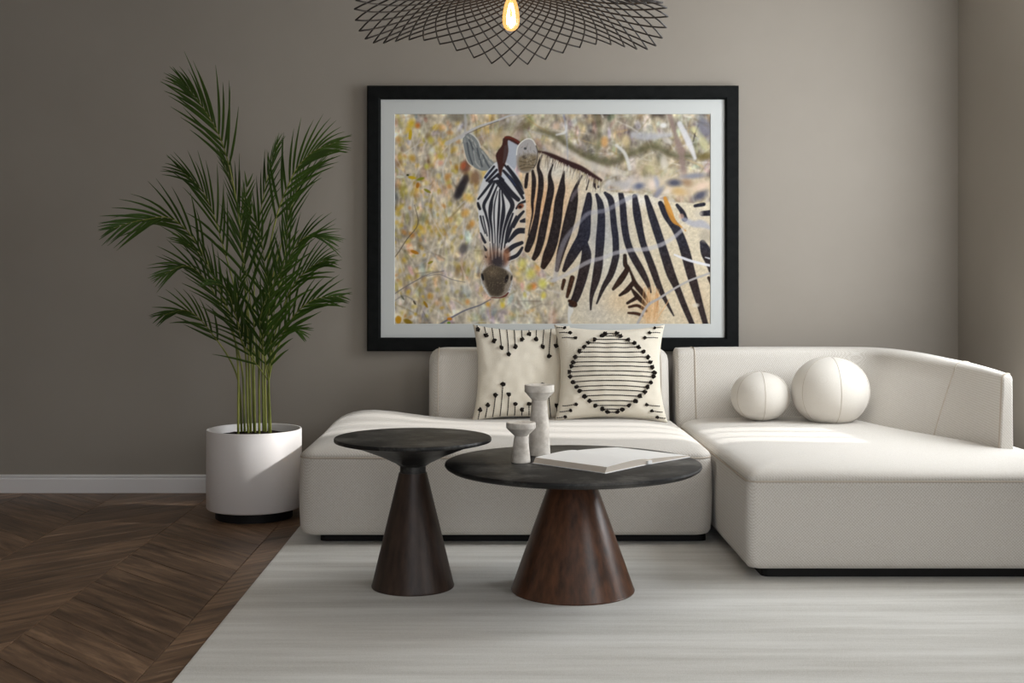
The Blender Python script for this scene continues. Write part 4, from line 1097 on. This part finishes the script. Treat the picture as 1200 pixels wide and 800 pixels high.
# ============================================================ potted palm
def palm():
    cx, cy = -1.148, 5.68
    t = thing('potted_palm', 'tall green areca palm in a white cylindrical pot by the sofa', 'plant', (cx, cy, .0005))
    v, f = lathe([(.178, .0005), (.178, .052)], cx, cy, 72); obj('pot_base', v, f, M['black'], t, True, 40)
    v, f = lathe([(.18, .046), (.212, .046), (.217, .048), (.220, .053), (.220, .409), (.2185, .412), (.212, .412), (.2105, .409), (.2105, .365), (.205, .365)], cx, cy, 96, 0, True, False)
    obj('pot', v, f, M['pot'], t, True, 40)
    rings = []
    for j, r in enumerate((.2103, .17, .12, .07, .02)):
        rings.append([(cx + r * math.cos(a), cy + r * math.sin(a), .375 + (.012 * noise.noise(Vector((r * 30 * math.cos(a), r * 30 * math.sin(a), 1))) if j else 0) + .02 * (1 - r / .21)) for a in [2 * math.pi * k / 40 for k in range(40)]])
    v, f = rings_to_mesh(rings, cap0=False); obj('soil', v, f, M['soil'], t)
    # fronds: pixel path of the rachis (base first), depth at base and tip, leaflet length, first leaflet, number per side
    FR = [
        ([(291, 504), (286, 380), (279, 250), (262, 172), (238, 126), (212, 94)], 5.68, 5.60, .235, .52, 24, 45),
        ([(303, 505), (306, 400), (318, 280), (340, 212), (364, 180), (396, 166)], 5.66, 5.52, .215, .44, 24, 40),
        ([(300, 503), (310, 380), (334, 270), (352, 215), (372, 196)], 5.74, 5.84, .20, .45, 17, 60),
        ([(284, 504), (272, 400), (242, 305), (205, 258), (166, 258), (130, 268)], 5.66, 5.50, .19, .40, 24, 45),
        ([(288, 505), (280, 390), (262, 290), (240, 228), (208, 196)], 5.66, 5.55, .22, .45, 20, 50),
        ([(286, 503), (276, 420), (252, 345), (222, 312), (190, 322)], 5.70, 5.62, .17, .42, 18, 45),
        ([(282, 504), (272, 440), (248, 390), (220, 364), (188, 370)], 5.70, 5.72, .15, .42, 17, 40),
        ([(308, 505), (316, 440), (338, 380), (366, 352), (400, 347)], 5.66, 5.58, .16, .44, 18, 40),
        ([(306, 504), (316, 420), (338, 345), (362, 315), (384, 304)], 5.66, 5.52, .18, .40, 18, 50),
        ([(304, 504), (314, 400), (336, 310), (358, 278), (384, 280)], 5.72, 5.80, .18, .42, 18, 50),
        ([(296, 505), (296, 400), (300, 290), (312, 215), (326, 165)], 5.70, 5.80, .20, .45, 18, 55),
        ([(294, 505), (290, 400), (284, 300), (276, 230), (258, 180)], 5.72, 5.86, .20, .45, 18, 60),
        ([(298, 506), (297, 420), (290, 330), (282, 270), (290, 212)], 5.62, 5.46, .20, .40, 18, 30),
        ([(300, 506), (306, 420), (312, 340), (306, 280), (288, 236)], 5.60, 5.42, .18, .40, 18, 35),
        ([(302, 506), (308, 430), (322, 360), (334, 300), (338, 240)], 5.60, 5.44, .19, .36, 20, 35),
        ([(290, 506), (284, 420), (262, 350), (236, 300), (212, 280)], 5.60, 5.44, .17, .40, 18, 45),
        ([(297, 506), (298, 440), (304, 380), (322, 330), (346, 300)], 5.58, 5.36, .16, .36, 18, 45),
        ([(294, 506), (290, 440), (280, 380), (266, 340), (246, 330)], 5.58, 5.38, .15, .36, 17, 45),
        ([(299, 506), (302, 450), (308, 400), (316, 360), (312, 318)], 5.58, 5.40, .15, .34, 17, 35),
        ([(292, 506), (290, 450), (284, 400), (278, 355), (284, 315)], 5.60, 5.44, .15, .34, 17, 35),
        ([(305, 505), (310, 450), (322, 405), (338, 385), (352, 390)], 5.62, 5.56, .13, .40, 14, 45),
    ]
    rng = random.Random(5)
    NM = 12                      # the first twelve rise from the soil, the others branch off their stems
    spread = sorted(range(NM), key=lambda i: FR[i][0][2][0])
    for rank, i in enumerate(spread):
        xb = 279 + 39 * rank / (NM - 1) + rng.uniform(-1.5, 1.5)
        FR[i][0][0] = (xb, FR[i][0][0][1])
        x1, y1 = FR[i][0][1]
        FR[i][0][1] = ((x1 + xb) / 2, y1)
    mains = []
    leaves, fronds = [], []
    for px, ya, yb, ll, t0, n, face in FR:
        k = len(px) - 1
        pts = [at(x, y, ya + (yb - ya) * (i / k) ** 1.4) for i, (x, y) in enumerate(px)]
        if len(fronds) >= NM:
            j = min((q for mc in mains for q in mc), key=lambda q: (q - pts[1]).length)
            pts = [j.copy()] + pts[2:]
        c = catmull(pts, 10)
        if len(fronds) < NM: mains.append(c[8:16])
        # stay inside the pot mouth at the base
        if len(fronds) < NM: c[0].z = .375
        nn = len(c)
        v, f = tube(c, [(.0064 if len(fronds) < NM else .0036) * (1 - .86 * (i / (nn - 1))) for i in range(nn)], 6)
        fr = obj('frond', v, f, M['stem'], t); fronds.append(fr)
        fa = math.radians(face)
        n = int(n * (.68 if len(fronds) <= NM else .72)); t0 = t0 if len(fronds) <= NM else .10
        for j in range(n):
            q = t0 + (1 - t0) * (j + .5) / n
            x = q * (nn - 1); i = min(nn - 2, int(x)); p = c[i].lerp(c[i + 1], x - i)
            T = (c[min(nn - 1, i + 2)] - c[max(0, i - 1)]).normalized()
            perp = T.cross(Vector((0, 1, 0))).normalized()
            Sd = (perp * math.cos(fa) + Vector((0, 1, 0)) * math.sin(fa)).normalized()
            s_ = (q - t0) / (1 - t0)
            for side in (1, -1):
                b = math.radians(44 - 27 * s_ + rng.uniform(-7, 7))
                D = (T * math.cos(b) + Sd * side * math.sin(b)).normalized()
                ln = ll * (.62 + .75 * math.sin(math.pi * (.22 + .62 * s_))) * rng.uniform(.88, 1.08) * (1.30 - .98 * s_)
                Nn = Sd.cross(T).normalized()
                if Nn.z < 0: Nn = -Nn
                Wd = D.cross(Nn).normalized()
                droop = rng.uniform(.06, .30) * ln
                start = p.copy()
                vv = []
                for m_ in range(6):
                    u = m_ / 5
                    ctr = start + D * (ln * u) + T * (.16 * ln * u * u) + Vector((0, 0, -droop * u ** 2.2))
                    wd = (.0042 + .014 * ln) * (math.sin(math.pi * min(1, .12 + .88 * u) ** .75)) * (1 if u < .99 else .05) + .0006
                    fold = Nn * (-.35 * wd)
                    vv += [ctr + Wd * wd + fold * -1, ctr + fold, ctr - Wd * wd + fold * -1]
                ff = []
                for m_ in range(5):
                    a = m_ * 3
                    ff += [(a, a + 1, a + 4, a + 3), (a + 1, a + 2, a + 5, a + 4)]
                leaves.append((ln, vv, ff, fr))
    order = sorted(range(len(leaves)), key=lambda i: -leaves[i][0])
    rest = MB()
    for rank, i in enumerate(order):
        ln, vv, ff, fr = leaves[i]
        if rank < 300: obj('leaflet', vv, ff, M['leaf'], fr)
        else: rest.add(vv, ff)
    tag(obj('small_leaflets', rest.v, rest.f, M['leaf'], t), kind='stuff')
palm()
